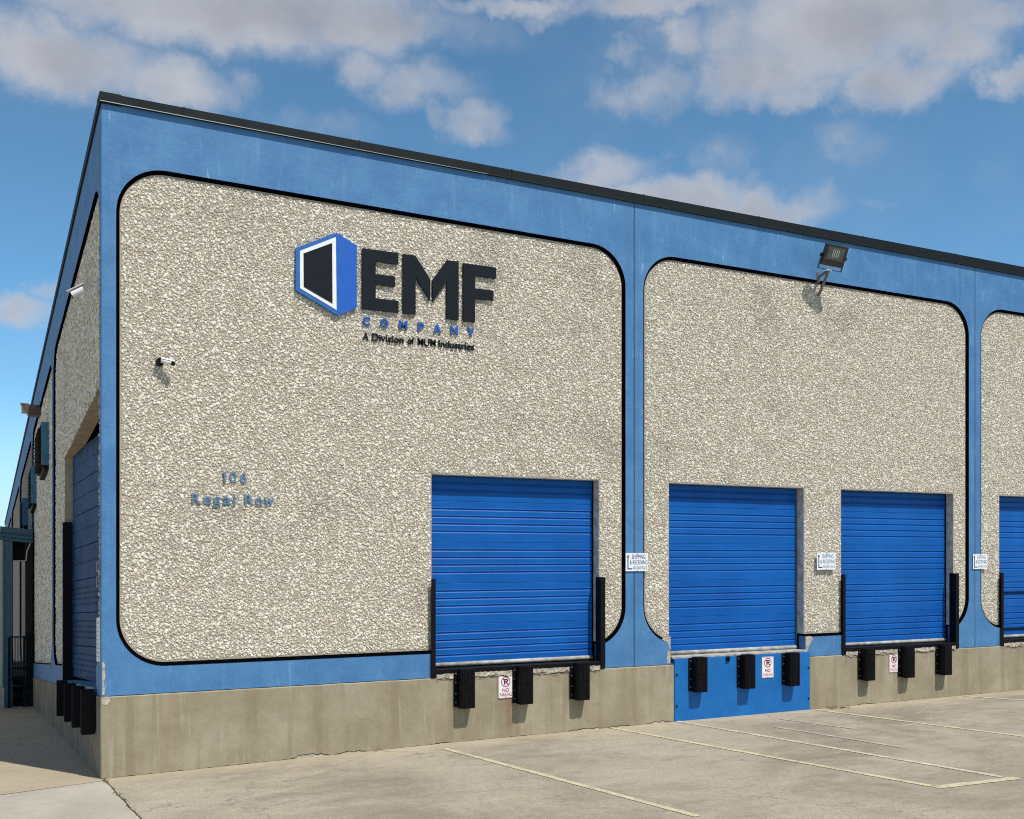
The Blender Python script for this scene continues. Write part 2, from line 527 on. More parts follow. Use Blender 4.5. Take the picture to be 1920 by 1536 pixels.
def slope(v):
    return np.interp(v, [s[0] for s in SL], [s[1] for s in SL])


def PF(u, v, d):                 # front wall: u along +X, v up, d into the building
    return (u, d, v)


def PL(u, v, d):                 # drive-side wall: u along +Y, v up from the falling ground
    return (d, u, v - float(slope(v)) * u)


def bay_lift(u, v):
    k = np.interp(u, [0.4, 6.0, 7.4, 12.7, 20], [0.028, -0.042, -0.052, -0.080, -0.090])
    return v + k * np.interp(v, [3.6, 6.0, 6.7, 7.15], [0.0, 1.0, 1.0, 0.0])


def PB(u, v, d):                 # front bays
    return (u, d, float(bay_lift(u, v)))


def plate(bm, loops, P, d0, d1, mat=0, side_mat=None):
    """closed slab between depth d0 (front) and d1 (back), outline loops[0], holes loops[1:]"""
    sm = mat if side_mat is None else side_mat
    tris = tessellate_polygon([[Vector((u, v, 0)) for u, v in lp] for lp in loops])
    F_, B_ = [], []
    for lp in loops:
        F_.append([bm.verts.new(P(u, v, d0)) for u, v in lp])
        B_.append([bm.verts.new(P(u, v, d1)) for u, v in lp])
    ff = [v for lp in F_ for v in lp]
    bb = [v for lp in B_ for v in lp]
    fs = []
    for t in tris:
        if len(set(t)) < 3: continue
        for vv in (ff, bb):
            try:
                f = bm.faces.new([vv[i] for i in t]); f.material_index = mat; fs.append(f)
            except ValueError:
                pass
    for a, b in zip(F_, B_):
        n = len(a)
        for i in range(n):
            j = (i + 1) % n
            f = bm.faces.new((a[i], a[j], b[j], b[i])); f.material_index = sm; fs.append(f)
    bmesh.ops.recalc_face_normals(bm, faces=fs)
    return fs


def rrect(x0, x1, z0, z1, r, n=14):
    pts = []
    for cx, cz, a0 in ((x1 - r, z0 + r, -90), (x1 - r, z1 - r, 0), (x0 + r, z1 - r, 90), (x0 + r, z0 + r, 180)):
        for i in range(n + 1):
            a = math.radians(a0 + 90 * i / n)
            pts.append((cx + r * math.cos(a), cz + r * math.sin(a)))
    return pts                                    # CCW, starts on the bottom edge at the right


def notched(x0, x1, z0, z1, r, doors, zb, n=14):
    """rounded rectangle whose bottom edge runs down into each door opening to height zb"""
    pts = rrect(x0, x1, z0, z1, r, n)
    def xb(x):                                    # height of the rounded bottom edge at x
        if x < x0 + r: return z0 + r - math.sqrt(max(0, r * r - (x0 + r - x) ** 2))
        if x > x1 - r: return z0 + r - math.sqrt(max(0, r * r - (x - x1 + r) ** 2))
        return z0
    def inside(p):
        return any(a - 1e-6 <= p[0] <= b + 1e-6 for a, b in doors)
    k = 3 * (n + 1)
    tail = pts[k:]                                # bottom-left arc
    head = pts[:n + 1]                            # bottom-right arc
    bottom = tail + head
    ins = []
    for a, b in doors:
        ins += [(a, xb(a), 1), (a, zb, 1), (b, zb, 1), (b, xb(b), 1)]
    seq = [(x, z, 0) for x, z in bottom if not inside((x, z))]
    out = []
    used = False
    allp = []
    ds = sorted(doors)
    di = 0
    for x, z, _ in seq:
        while di < len(ds) and x > ds[di][1]:
            a, b = ds[di]
            allp += [(a, xb(a)), (a, zb), (b, zb), (b, xb(b))]
            di += 1
        allp.append((x, z))
    while di < len(ds):
        a, b = ds[di]
        allp += [(a, xb(a)), (a, zb), (b, zb), (b, xb(b))]
        di += 1
    return pts[n + 1:k], allp                     # (right top and left top arcs), bottom run left to right


def pebbles(P_vec, x0, x1, z0, z1, r, holes, depth, pitch, rad, rise):
    """thousands of half-sunk pebbles as one mesh; returns verts, tris, colours"""
    nx = int((x1 - x0) / pitch); nz = int((z1 - z0) / (pitch * 0.866))
    gx, gz = np.meshgrid(np.arange(nx), np.arange(nz))
    u = x0 + (gx + 0.5 * (gz % 2) + 0.5) * pitch
    v = z0 + (gz + 0.5) * pitch * 0.866
    u = u.ravel() + RNG.normal(0, 0.33 * pitch, u.size)
    v = v.ravel() + RNG.normal(0, 0.33 * pitch, v.size)
    m = 0.016
    cx = np.clip(u, x0 + r, x1 - r); cz = np.clip(v, z0 + r, z1 - r)
    ok = np.hypot(u - cx, v - cz) < r - m
    for a, b, c, d in holes:
        ok &= ~((u > a - m) & (u < b + m) & (v > c - m) & (v < d + m))
    u, v = u[ok], v[ok]
    n = u.size
    R = np.clip(RNG.lognormal(math.log(rad), 0.33, n), rad * 0.45, rad * 1.75)
    H = np.minimum(R * RNG.uniform(0.25, 0.70, n), rise)
    k = 5
    ang = RNG.uniform(0, 2 * np.pi, n)[:, None] + np.arange(k)[None] * (2 * np.pi / k) + RNG.normal(0, 0.16, (n, k))
    el = RNG.uniform(0.62, 1.0, n); ro = RNG.uniform(0, np.pi, n)
    rr = R[:, None] * RNG.uniform(0.78, 1.12, (n, k))
    lx, lz = np.cos(ang) * rr, np.sin(ang) * rr * el[:, None]
    c_, s_ = np.cos(ro)[:, None], np.sin(ro)[:, None]
    lx, lz = lx * c_ - lz * s_, lx * s_ + lz * c_
    tx = RNG.normal(0, 0.25, (n, 1)) * R[:, None]; tz = RNG.normal(0, 0.25, (n, 1)) * R[:, None]
    tilt = RNG.normal(0, 0.28, (n, k)) * H[:, None]
    U = np.concatenate([u[:, None] + tx, u[:, None] + tx * .5 + lx * 0.66, u[:, None] + lx], 1)
    V = np.concatenate([v[:, None] + tz, v[:, None] + tz * .5 + lz * 0.66, v[:, None] + lz], 1)
    D = np.concatenate([depth - H[:, None], depth - H[:, None] * 0.74 + tilt * .4, np.full((n, k), depth + 0.004)], 1)
    co = P_vec(U.ravel(), V.ravel(), D.ravel())
    t = []
    for i in range(k):
        j = (i + 1) % k
        t += [(0, 1 + i, 1 + j), (1 + i, 1 + k + i, 1 + k + j), (1 + i, 1 + k + j, 1 + j)]
    t = np.array(t)
    tris = (t[None] + (np.arange(n) * (2 * k + 1))[:, None, None]).reshape(-1, 3)
    pal = np.array([(0.77, 0.745, 0.65), (0.66, 0.62, 0.52), (0.44, 0.395, 0.32), (0.87, 0.855, 0.79), (0.55, 0.45, 0.37), (0.47, 0.445, 0.40), (0.68, 0.615, 0.49)])
    w = np.array([0.32, 0.20, 0.12, 0.14, 0.05, 0.07, 0.10])
    base = pal[RNG.choice(len(pal), n, p=w)] * RNG.uniform(0.84, 1.14, (n, 1)) * np.array([1.01, 0.99, 0.96])
    base = np.clip(base, 0, 0.86)
    colr = np.repeat(np.concatenate([base, np.ones((n, 1))], 1), 2 * k + 1, axis=0)
    return co, tris, colr


def pebble_object(parent, left=False, **kw):
    if left:
        f = lambda u, v, d: np.stack([d, u, v - slope(v) * u], 1)
    else:
        f = lambda u, v, d: np.stack([u, d, bay_lift(u, v)], 1)
    co, tris, colr = pebbles(f, **kw)
    if left:
        tris = tris[:, ::-1]
    me = bpy.data.meshes.new('pebble_facing')
    me.vertices.add(len(co)); me.vertices.foreach_set('co', co.astype(np.float32).ravel())
    me.loops.add(tris.size); me.loops.foreach_set('vertex_index', tris.astype(np.int32).ravel())
    me.polygons.add(len(tris))
    me.polygons.foreach_set('loop_start', np.arange(0, tris.size, 3, dtype=np.int32))
    me.polygons.foreach_set('loop_total', np.full(len(tris), 3, dtype=np.int32))
    me.polygons.foreach_set('use_smooth', np.zeros(len(tris), dtype=bool))
    me.update(calc_edges=True)
    at = me.color_attributes.new('stone', 'FLOAT_COLOR', 'POINT')
    at.data.foreach_set('color', colr.astype(np.float32).ravel())
    me.materials.append(M['pebble'])
    o = bpy.data.objects.new('pebble_facing', me)
    COL.objects.link(o)
    o.parent = parent
    o['kind'] = 'stuff'
    return o


def text_mesh(s, bold=0.0, extrude=0.0):
    cu = bpy.data.curves.new('lettering', 'FONT')
    cu.body = s
    cu.size = 1.0
    cu.offset = bold
    cu.extrude = extrude
    cu.resolution_u = 4
    o = bpy.data.objects.new('lettering', cu)
    COL.objects.link(o)
    dg = bpy.context.evaluated_depsgraph_get()
    dg.update()
    me = bpy.data.meshes.new_from_object(o.evaluated_get(dg))
    COL.objects.unlink(o)
    bpy.data.objects.remove(o)
    bpy.data.curves.remove(cu)
    return me


def lettering(name, s, x0, x1, z0, z1, y, thick, mat, parent, bold=0.02):
    """text fitted into a rectangle on the front wall (face at y, back at y+thick)"""
    me = text_mesh(s, bold, 0.5)
    n = len(me.vertices)
    co = np.empty(n * 3, dtype=np.float32)
    me.vertices.foreach_get('co', co)
    co = co.reshape(-1, 3)
    lo, hi = co.min(0), co.max(0)
    out = np.empty_like(co)
    out[:, 0] = x0 + (co[:, 0] - lo[0]) / (hi[0] - lo[0]) * (x1 - x0)
    out[:, 2] = z0 + (co[:, 1] - lo[1]) / (hi[1] - lo[1]) * (z1 - z0)
    out[:, 1] = y + (hi[2] - co[:, 2]) / (hi[2] - lo[2]) * thick
    me.vertices.foreach_set('co', out.ravel())
    me.materials.clear()
    me.materials.append(M[mat])
    me.name = name
    o = bpy.data.objects.new(name, me)
    COL.objects.link(o)
    if parent is not None:
        o.parent = parent
    return o


def local(o, root):
    """keep a child built in world coordinates in place under a moved, unrotated root"""
    o.matrix_parent_inverse = Matrix.Translation(root.location).inverted()
    return o


def adopt(root):
    for c in root.children:
        c.matrix_parent_inverse = Matrix.Translation(root.location).inverted()


# ------------------------------------------------------------------ ground
def gz(x):
    return float(np.interp(x, [-1, 0, 4, 7.5, 10, 15, 40], [0, 0, 0.062, 0.085, 0.092, 0.113, 0.13]))


bm = bmesh.new()
xs = (-400, 0, 15, 400)
ys = (-400, 0, 60, 400)
zz = lambda y: -0.10 if y <= 0 else (-0.10 - 0.066 * min(y, 60))
g = [[bm.verts.new((x, y, zz(y))) for y in ys] for x in xs]
for i in range(3):
    for j in range(3):
        bm.faces.new((g[i][j], g[i + 1][j], g[i + 1][j + 1], g[i][j + 1]))
setp(obj('ground', bm, 'ground'), kind='structure')

bm = bmesh.new()
xs = [None, 2, 4, 6, 7.5, 10, 12.5, 15, 20, 30, 46]
ys = [0.02, -0.3, -1, -2.2, -4, -8, -16, -50]
edge = lambda y: 0.025 + 0.05 * max(0, -y) + 0.006 * math.sin(y * 9)
ye = [0.02] + [-0.2 * k for k in range(1, 41)] + [-16, -50]
g = []
for y in ye:
    row = [bm.verts.new((edge(y), y, 0.0))]
    row += [bm.verts.new((x, y, gz(x))) for x in xs[1:]]
    g.append(row)
for i in range(len(ye) - 1):
    for j in range(len(xs) - 1):
        bm.faces.new((g[i][j], g[i + 1][j], g[i + 1][j + 1], g[i][j + 1]))
for i in range(len(ye) - 1):                       # slab edge in the joint
    a, b = g[i][0], g[i + 1][0]
    c = bm.verts.new(a.co + Vector((0, 0, -0.09))); d = bm.verts.new(b.co + Vector((0, 0, -0.09)))
    bm.faces.new((a, c, d, b))
lot = setp(obj('parking_lot', bm, 'lot'), kind='structure')

bm = bmesh.new()
rows = []
for y in [-0.14 - 0.2 * k for k in range(0, 40)] + [-16, -50]:
    x1 = edge(y) - 0.013
    y0 = y
    rows.append([bm.verts.new((-30, y0 - 0.26 * 1.2 if y > -0.2 else y0, 0)), bm.verts.new((-1.0, y0 - 0.25 if y > -0.2 else min(y0, -0.42), 0)), bm.verts.new((x1, y0, 0))])
for a, b in zip(rows[:-1], rows[1:]):
    for j in (0, 1):
        try: bm.faces.new((a[j], b[j], b[j + 1], a[j + 1]))
        except ValueError: pass
setp(obj('apron_slab', bm, 'apron'), kind='structure')

bm = bmesh.new()
ys = [None, 0.0, 1, 2, 4, 6, 8, 11, 14, 20, 30, 60]
rows = []
for y in ys:
    if y is None:
        rows.append([bm.verts.new((-30, -0.43, 0)), bm.verts.new((-1.0, -0.37, 0)), bm.verts.new((0.02, -0.125, 0))])
    else:
        z = -0.066 * y
        rows.append([bm.verts.new((-30, y, z)), bm.verts.new((-1.0, y, z)), bm.verts.new((0.03, y, z))])
for a, b in zip(rows[:-1], rows[1:]):
    for j in (0, 1):
        bm.faces.new((a[j], a[j + 1], b[j + 1], b[j]))
setp(obj('driveway', bm, 'drive'), kind='structure')


def stripe(a, b, w=0.10, mat='yellow', lift=0.005):
    a, b = Vector((*a, 0)), Vector((*b, 0))
    d = (b - a).normalized()
    s = Vector((-d.y, d.x, 0)) * w / 2
    n = 24
    bm = bmesh.new()
    prev = None
    for i in range(n + 1):
        p = a.lerp(b, i / n)
        j1 = 1 + random.uniform(-0.10, 0.06); j2 = 1 + random.uniform(-0.10, 0.06)
        q = []
        for k, jj in ((1, j1), (-1, j2)):
            c = p + s * k * jj
            q.append(bm.verts.new((c.x, c.y, gz(c.x) + lift)))
        if prev:
            bm.faces.new((prev[0], prev[1], q[1], q[0]))
        prev = q
    obj('parking_stripe', bm, mat, lot)


stripe((3.86, -0.34), (4.53, -4.50), 0.085)
stripe((6.44, -0.04), (7.33, -4.62), 0.085)
stripe((7.30, -4.69), (8.43, -4.76), 0.12)
stripe((7.54, 0.0), (8.33, -4.66), 0.085, 'paleyellow')
stripe((10.02, -0.10), (10.70, -3.15), 0.085)
stripe((10.705, -3.18), (10.95, -4.6), 0.085)
stripe((13.20, -0.10), (13.62, -0.90), 0.085, 'paleyellow')
stripe((13.625, -0.91), (14.5, -4.6), 0.085, 'paleyellow')
stripe((8.42, -1.05), (8.75, -3.0), 0.07, 'ghost')
stripe((8.95, -0.55), (9.25, -1.7), 0.07, 'ghost')

# ------------------------------------------------------------------ the warehouse
WH = empty('warehouse', (0, 0, 0), 'long tilt-up concrete warehouse with pebble panels, blue painted frames and blue dock doors', 'building')
TOP_Z = 7.28
JOINTS = [0.0, 6.845, 13.585, 20.33, 27.07]
DOORZ = (0.893, 3.415)
FRONT = [
    (0.157, 6.698, [(3.86, 6.30)]),
    (7.003, 13.432, [(7.45, 9.91), (10.66, 13.11)]),
    (13.726, 20.17, [(14.22, 16.67)]),
    (20.47, 26.92, [(21.2, 23.65)]),
]
ZB, ZT, RR, GW = 1.19, 6.62, 0.52, 0.037


def top_at(x):
    return 7.285 - 0.0078 * x


def wall_bay(P, u0, u1, a0, a1, doors, zb, zt, r, topf, dz, left, wallmat='matrix', jamb='jamb'):
    """one tilt-up bay: painted frame, black chamfered groove and recessed stone field"""
    notch_z = 0.894
    up, low = notched(a0, a1, zb, zt, r, doors, notch_z)
    hole = up + low
    g_ = 0.008
    GW = 0.016 if left else 0.037
    lip = 0.002 if left else 0.006
    outer = [(u0 + g_, 0.885), (u1 - g_, 0.885), (u1 - g_, topf(u1)), (u0 + g_, topf(u0))]
    bm = bmesh.new()
    # subdivide the long top/bottom edges is not needed: flat slab
    plate(bm, [outer, hole], P, 0.0, 0.14)
    frame = obj('wall_panel', bm, 'blue', WH)
    # black chamfer around the stone field
    out = rrect(a0, a1, zb, zt, r)
    inn = rrect(a0 + GW, a1 - GW, zb + GW, zt - GW, r - GW)
    bm = bmesh.new()
    n = len(out)
    def blocked(p):
        return any(x0 + 0.001 < p[0] < x1 - 0.001 and p[1] < dz for x0, x1 in doors)
    # walk the outline with extra points at the door edges
    def densify(lo):
        res = []
        for i in range(n):
            res.append(lo[i])
        return res
    quads = []
    for i in range(n):
        j = (i + 1) % n
        segs = [(out[i], out[j], inn[i], inn[j])]
        if abs(out[i][1] - zb) < 1e-4 and abs(out[j][1] - zb) < 1e-4 or (out[i][1] < zb + r and out[j][1] < zb + r):
            # bottom run: cut at the door openings
            ts = [0.0, 1.0]
            for x0, x1 in doors:
                for xe in (x0, x1):
                    d = out[j][0] - out[i][0]
                    if abs(d) > 1e-6:
                        t = (xe - out[i][0]) / d
                        if 0 < t < 1: ts.append(t)
            ts.sort()
            L_ = lambda p, q, t: (p[0] + (q[0] - p[0]) * t, p[1] + (q[1] - p[1]) * t)
            segs = [(L_(out[i], out[j], s), L_(out[i], out[j], t), L_(inn[i], inn[j], s), L_(inn[i], inn[j], t)) for s, t in zip(ts[:-1], ts[1:])]
        for a, b, c, d in segs:
            mid = ((a[0] + b[0]) / 2, (a[1] + b[1]) / 2)
            if blocked(mid): continue
            quads.append((a, b, c, d))
    runs = []
    for q in quads:
        if runs and math.dist(runs[-1][-1][1], q[0]) < 1e-5:
            runs[-1].append(q)
        else:
            runs.append([q])
    if len(runs) > 1 and math.dist(runs[-1][-1][1], runs[0][0][0]) < 1e-5:
        runs[0] = runs.pop() + runs[0]
    bm.free()
    for run in runs:
        bm = bmesh.new()
        for a, b, c, d in run:
            ee = 0.003
            va = [bm.verts.new(P(*a, -ee)), bm.verts.new(P(*b, -ee)), bm.verts.new(P(*d, 0.040)), bm.verts.new(P(*c, 0.040))]
            bm.faces.new(va if not left else va[::-1])
            # thin painted lip on the frame face
            def push(p):
                cx = min(max(p[0], a0 + r), a1 - r); cz = min(max(p[1], zb + r), zt - r)
                dx, dz_ = p[0] - cx, p[1] - cz
                l = math.hypot(dx, dz_) or 1
                return (p[0] + dx / l * lip, p[1] + dz_ / l * lip)
            va = [bm.verts.new(P(*push(a), -ee)), bm.verts.new(P(*push(b), -ee)), bm.verts.new(P(*b, -ee)), bm.verts.new(P(*a, -ee))]
            bm.faces.new(va if not left else va[::-1])
        bmesh.ops.remove_doubles(bm, verts=bm.verts, dist=1e-5)
        obj('groove_edge', bm, 'black', frame)
    # stone field, its sides are the door reveals
    up, low = notched(a0 + GW - 0.004, a1 - GW + 0.004, zb + GW - 0.004, zt - GW + 0.004, r - GW, doors, 0.90)
    if doors:
        lowp = []
        for p in low:
            lowp.append(p)
        low = lowp
    bm = bmesh.new()
    # the door heads: openings are holes that reach the notch, so cut them from the outline instead
    outline = up + [p for p in low]
    # replace every notch bottom by the door head (opening goes up to dz)
    fixed = []
    for p in outline:
        if abs(p[1] - 0.90) < 1e-6:
            fixed.append((p[0], dz))
        else:
            fixed.append(p)
    plate(bm, [fixed], P, 0.036, 0.22, 0, 1)
    obj('stone_field', bm, [wallmat, jamb], frame)
    return frame


def reveal_sill(doors, P, zb, name='opening_cheek'):
    pass


for k, (a0, a1, doors) in enumerate(FRONT):
    fr = wall_bay(PB, JOINTS[k], JOINTS[k + 1], a0, a1, doors, ZB, ZT, RR, top_at, DOORZ[1], False,
                  'matrix' if k < 3 else 'stonefar')
    if k < 3:
        hl = [(d0, d1, 0, DOORZ[1]) for d0, d1 in doors]
        kw = dict(x0=a0 + GW, x1=a1 - GW, z0=ZB + GW, z1=ZT - GW, r=RR - GW, depth=0.036)
        if k < 2:
            pebble_object(fr, holes=hl, pitch=(0.0235, 0.0237)[k], rad=(0.0150, 0.0150)[k], rise=0.0092, **kw)
        else:
            pebble_object(fr, holes=hl + [(15.6, 40, 0, 9)], pitch=0.0240, rad=0.0152, rise=0.0092, **kw)
            pebble_object(fr, holes=hl + [(0, 15.6, 0, 9)], pitch=0.041, rad=0.024, rise=0.011, **kw)

LJ = [0.0, 7.2, 13.52, 19.53, 25.3, 31.6]
for k in range(5):
    a0 = LJ[k] + 0.14; a1 = LJ[k + 1] - 0.15
    doors = [(0.53, 5.2)] if k == 0 else []
    fr = wall_bay(PL, LJ[k], LJ[k + 1], a0, a1, doors, ZB, 6.55, RR, lambda u: 7.285, 4.35, True,
                  'matrix' if k < 2 else 'stonefar', 'tanjamb')
    if k < 2:
        pebble_object(fr, left=True, x0=a0 + GW, x1=a1 - GW, z0=ZB + GW, z1=6.55 - GW, r=RR - GW,
                      holes=[(d0, d1, 0, 4.35) for d0, d1 in doors], depth=0.036,
                      pitch=(0.040, 0.056)[k], rad=(0.022, 0.031)[k], rise=0.014)

# panel joints filled with dark caulk
for x in JOINTS[1:4]:
    bm = bmesh.new()
    zs = np.linspace(0.89, top_at(x), 40)
    prev = None
    for z in zs:
        j = random.uniform(-0.0025, 0.0025)
        q = [bm.verts.new((x - 0.0095 + j, 0.004, z)), bm.verts.new((x + 0.0095 + j, 0.004, z))]
        if prev: bm.faces.new((prev[0], prev[1], q[1], q[0]))
        prev = q
    obj('joint_caulk', bm, 'caulk', WH)
for y in LJ[1:5]:
    bm = bmesh.new()
    a = [bm.verts.new(PL(y + s, v, 0.004)) for s, v in ((-.0095, .89), (.0095, .89), (.0095, 7.28), (-.0095, 7.28))]
    bm.faces.new(a)
    obj('joint_caulk', bm, 'caulk', WH)

# plinth: front run is split round the dock pit of the second door
PIT = (7.497, 9.972)


def plinth_run(x0, x1, name='plinth'):
    bm = bmesh.new()
    n = max(2, int((x1 - x0) / 0.12))
    front, top = [], []
    for i in range(n + 1):
        x = x0 + (x1 - x0) * i / n
        front.append([bm.verts.new((x, -0.022 + random.uniform(-.0015, .0015), -0.12)),
                      bm.verts.new((x, -0.022 + random.uniform(-.002, .002), 0.45)),
                      bm.verts.new((x, -0.022 + random.uniform(-.0015, .0015), 0.868 + random.uniform(-.002, .002))),
                      bm.verts.new((x, -0.012, 0.878 + random.uniform(-.002, .002))),
                      bm.verts.new((x, 0.16, 0.878))])
    for a, b in zip(front[:-1], front[1:]):
        for j in range(4):
            bm.faces.new((a[j], b[j], b[j + 1], a[j + 1]))
    for e in (front[0], front[-1]):
        c = bm.verts.new((e[0].co.x, 0.16, -0.12))
        bm.faces.new(e + [c])
    bmesh.ops.recalc_face_normals(bm, faces=bm.faces)
    return obj(name, bm, 'plinth', WH)


plinth_run(0.0, PIT[0] - 0.004)
plinth_run(PIT[1] + 0.004, 27.07)
bm = bmesh.new()
plate(bm, [[(0.165, -0.6), (31.6, -0.6), (31.6, 0.878), (0.165, 0.878)]], PL, -0.010, 0.15)
obj('plinth', bm, 'plinth_side', WH)
bm = bmesh.new()
plate(bm, [[(-0.0215, -0.5), (0.165, -0.5), (0.165, 0.8775), (-0.0215, 0.8775)]], PL, -0.0105, 0.0)
obj('plinth', bm, 'plinth_side', WH)

# broken plaster along the foot of the wall
for x0, n, h in ((2.0, 10, 0.05), (2.55, 8, 0.03), (3.85, 4, 0.02), (5.75, 12, 0.035), (6.35, 8, 0.02), (6.95, 9, 0.035), (10.9, 6, 0.03), (12.3, 5, 0.03)):
    bm = bmesh.new()
    pts = []
    x = x0
    for i in range(n):
        x += random.uniform(0.03, 0.07)
        pts.append((x, gz(x) + h * random.uniform(0.25, 1.0) * math.sin(math.pi * (i + 0.6) / n)))
    lo = [(p[0], gz(p[0]) - 0.02) for p in pts]
    plate(bm, [lo + pts[::-1]], PF, -0.0265, -0.021)
    obj('plaster_spall', bm, 'chip', WH)
    bm = bmesh.new()
    prev = None
    for p in pts:
        q = [bm.verts.new((p[0], -0.0285, p[1] - 0.003)), bm.verts.new((p[0], -0.0285, p[1] + 0.002 + random.uniform(0, .003)))]
        if prev: bm.faces.new((prev[0], q[0], q[1], prev[1]))
        prev = q
    obj('crack_line', bm, 'black', WH)

# thin dark gap between the plinth and the paving
bm = bmesh.new()
prev = None
x = 0.0
while x < 16.5:
    w = random.choice((0.001, 0.002, 0.003, 0.006))
    q = [bm.verts.new((x, -0.0245, gz(x) - 0.01)), bm.verts.new((x, -0.0245, gz(x) + w))]
    if prev: bm.faces.new((prev[0], q[0], q[1], prev[1]))
    prev = q
    x += random.uniform(0.02, 0.08)
obj('footing_gap', bm, 'black', WH)

# coping (dark sheet metal) with seams and a bright drip edge
bm = bmesh.new()
for i in range(27):
    x0, x1 = i - 0.020 if i == 0 else i, i + 1.0
    def yz(x):
        return (7.285 - 0.0078 * x, 7.380 - 0.0040 * x)
    a, b = yz(x0), yz(x1)
    vs = []
    for x, (lo, hi) in ((x0, a), (x1, b)):
        vs.append([bm.verts.new((x, y, z)) for y, z in ((-0.004, lo - 0.004), (-0.034, lo - 0.006), (-0.032, lo + 0.01), (-0.030, hi), (0.25, hi + 0.01), (0.25, lo - 0.01))])
    for j in range(6):
        bm.faces.new((vs[0][j], vs[1][j], vs[1][(j + 1) % 6], vs[0][(j + 1) % 6]))
    if i == 0: bm.faces.new(vs[0][::-1])
bmesh.ops.recalc_face_normals(bm, faces=bm.faces)
cop = obj('roof_coping', bm, 'coping', WH)
for x in (0.86, 2.9, 4.95, 6.98, 9.0, 11.05, 13.1, 15.1):
    bm = bmesh.new()
    lo, hi = 7.285 - 0.0078 * x, 7.380 - 0.0040 * x
    box(bm, x - 0.008, x + 0.008, -0.0345, 0.22, lo - 0.002, hi + 0.007, 0.002)
    obj('coping_seam', bm, 'coping', cop)
bm = bmesh.new()
vs = [bm.verts.new(p) for p in ((-0.015, -0.040, 7.281), (4.6, -0.040, 7.245), (4.6, -0.040, 7.249), (-0.015, -0.040, 7.289))]
bm.faces.new(vs)
vs2 = [bm.verts.new(v.co + Vector((0, 0.004, 0))) for v in vs]
bm.faces.new(vs2[::-1])
for i in range(4): bm.faces.new((vs[i], vs2[i], vs2[(i + 1) % 4], vs[(i + 1) % 4]))
obj('drip_edge', bm, 'drip', cop)
bm = bmesh.new()
plate(bm, [[(-0.029, 7.27), (31.6, 7.27), (31.6, 7.385), (-0.029, 7.385)]], PL, -0.021, 0.2)
obj('roof_coping', bm, 'coping', WH)
# concealed shell: roof, far walls, dock floor
bm = bmesh.new()
v = [bm.verts.new(p) for p in ((0.12, 0.12, 7.1), (27.0, 0.12, 6.9), (27.0, 31.5, 3.6), (0.12, 31.5, 3.4))]
bm.faces.new(v)
obj('roof', bm, 'roof', WH)
bm = bmesh.new()
box(bm, 26.85, 27.05, 0.2, 31.5, -3.5, 6.85)
obj('end_wall', bm, 'stonefar', WH)
bm = bmesh.new()
box(bm, 0.2, 26.8, 31.35, 31.55, -4, 3.5)
obj('rear_wall', bm, 'stonefar', WH)

# chipped concrete at the corner and beside the dock pit
def chip(P, pts, d0, d1):
    bm = bmesh.new()
    plate(bm, [pts], P, d0, d1)
    obj('exposed_concrete', bm, 'chip', WH)


chip(PF, [(0.009, 0.90), (0.03, 0.90), (0.036, 0.96), (0.026, 1.03), (0.042, 1.10), (0.030, 1.17), (0.038, 1.22), (0.02, 1.27), (0.009, 1.25)], -0.0035, 0.02)
chip(PF, [(0.0, 0.80), (0.05, 0.79), (0.09, 0.83), (0.07, 0.879), (0.0, 0.880)], -0.0255, 0.02)
chip(PF, [(7.30, 1.24), (7.40, 1.19), (7.445, 1.08), (7.449, 1.0), (7.449, 1.27)], -0.0035, 0.05)
chip(PF, [(7.385, 0.90), (7.446, 0.90), (7.446, 1.06), (7.40, 1.10)], -0.0035, 0.05)
chip(PF, [(9.913, 1.19), (10.02, 1.19), (10.06, 1.14), (9.99, 1.06), (9.96, 0.98), (9.913, 0.93)], -0.0035, 0.05)

# ------------------------------------------------------------------ dock doors
def door_section(x0, x1, z0, z1, y, ribs):
    bm = bmesh.new()
    prof = [(y + 0.004, z0), (y, z0 + 0.004)]
    for rz in ribs:
        z = z0 + rz
        if z + 0.02 > z1: break
        prof += [(y, z - 0.002), (y + 0.012, z + 0.019), (y + 0.012, z + 0.024), (y, z + 0.028), (y - 0.003, z + 0.031), (y, z + 0.040)]
    prof += [(y, z1 - 0.004), (y + 0.004, z1)]
    nx = 10
    rows = []
    for i in range(nx + 1):
        x = x0 + (x1 - x0) * i / nx
        dy = random.uniform(-0.0012, 0.0012)
        rows.append([bm.verts.new((x, p[0] + dy, p[1])) for p in prof])
    for a, b in zip(rows[:-1], rows[1:]):
        for j in range(len(prof) - 1):
            bm.faces.new((a[j], b[j], b[j + 1], a[j + 1]))
    return bm


def dock_door(x0, x1, zs, sections, pit=False):
    y = 0.175
    d = empty('dock_door', (0, 0, 0)); d.parent = WH
    z = zs + 0.055
    first = True
    for h in sections:
        ribs = (0.117, 0.212, 0.307, 0.402) if not first else (0.07, 0.165, 0.26, 0.355)
        o = obj('door_panel', door_section(x0 + 0.01, x1 - 0.024, z, z + h - 0.002, y, ribs), 'door', d)
        z += h
        first = False
    bm = bmesh.new()
    cyl(bm, (x0 + 0.01, y - 0.004, zs + 0.03), (x1 - 0.024, y - 0.004, zs + 0.03), 0.028, n=12)
    obj('bottom_seal', bm, 'seal', d, True)
    bm = bmesh.new()
    box(bm, x1 - 0.022, x1 - 0.002, y - 0.004, y + 0.05, zs, DOORZ[1], 0.002)
    obj('door_track', bm, 'steel' if not pit else 'galv', d)
    bm = bmesh.new()
    box(bm, x0 - 0.1, x1 + 0.1, 0.3, 0.32, 0.8, 3.7)
    obj('dark_backing', bm, 'dark', d)
    return d


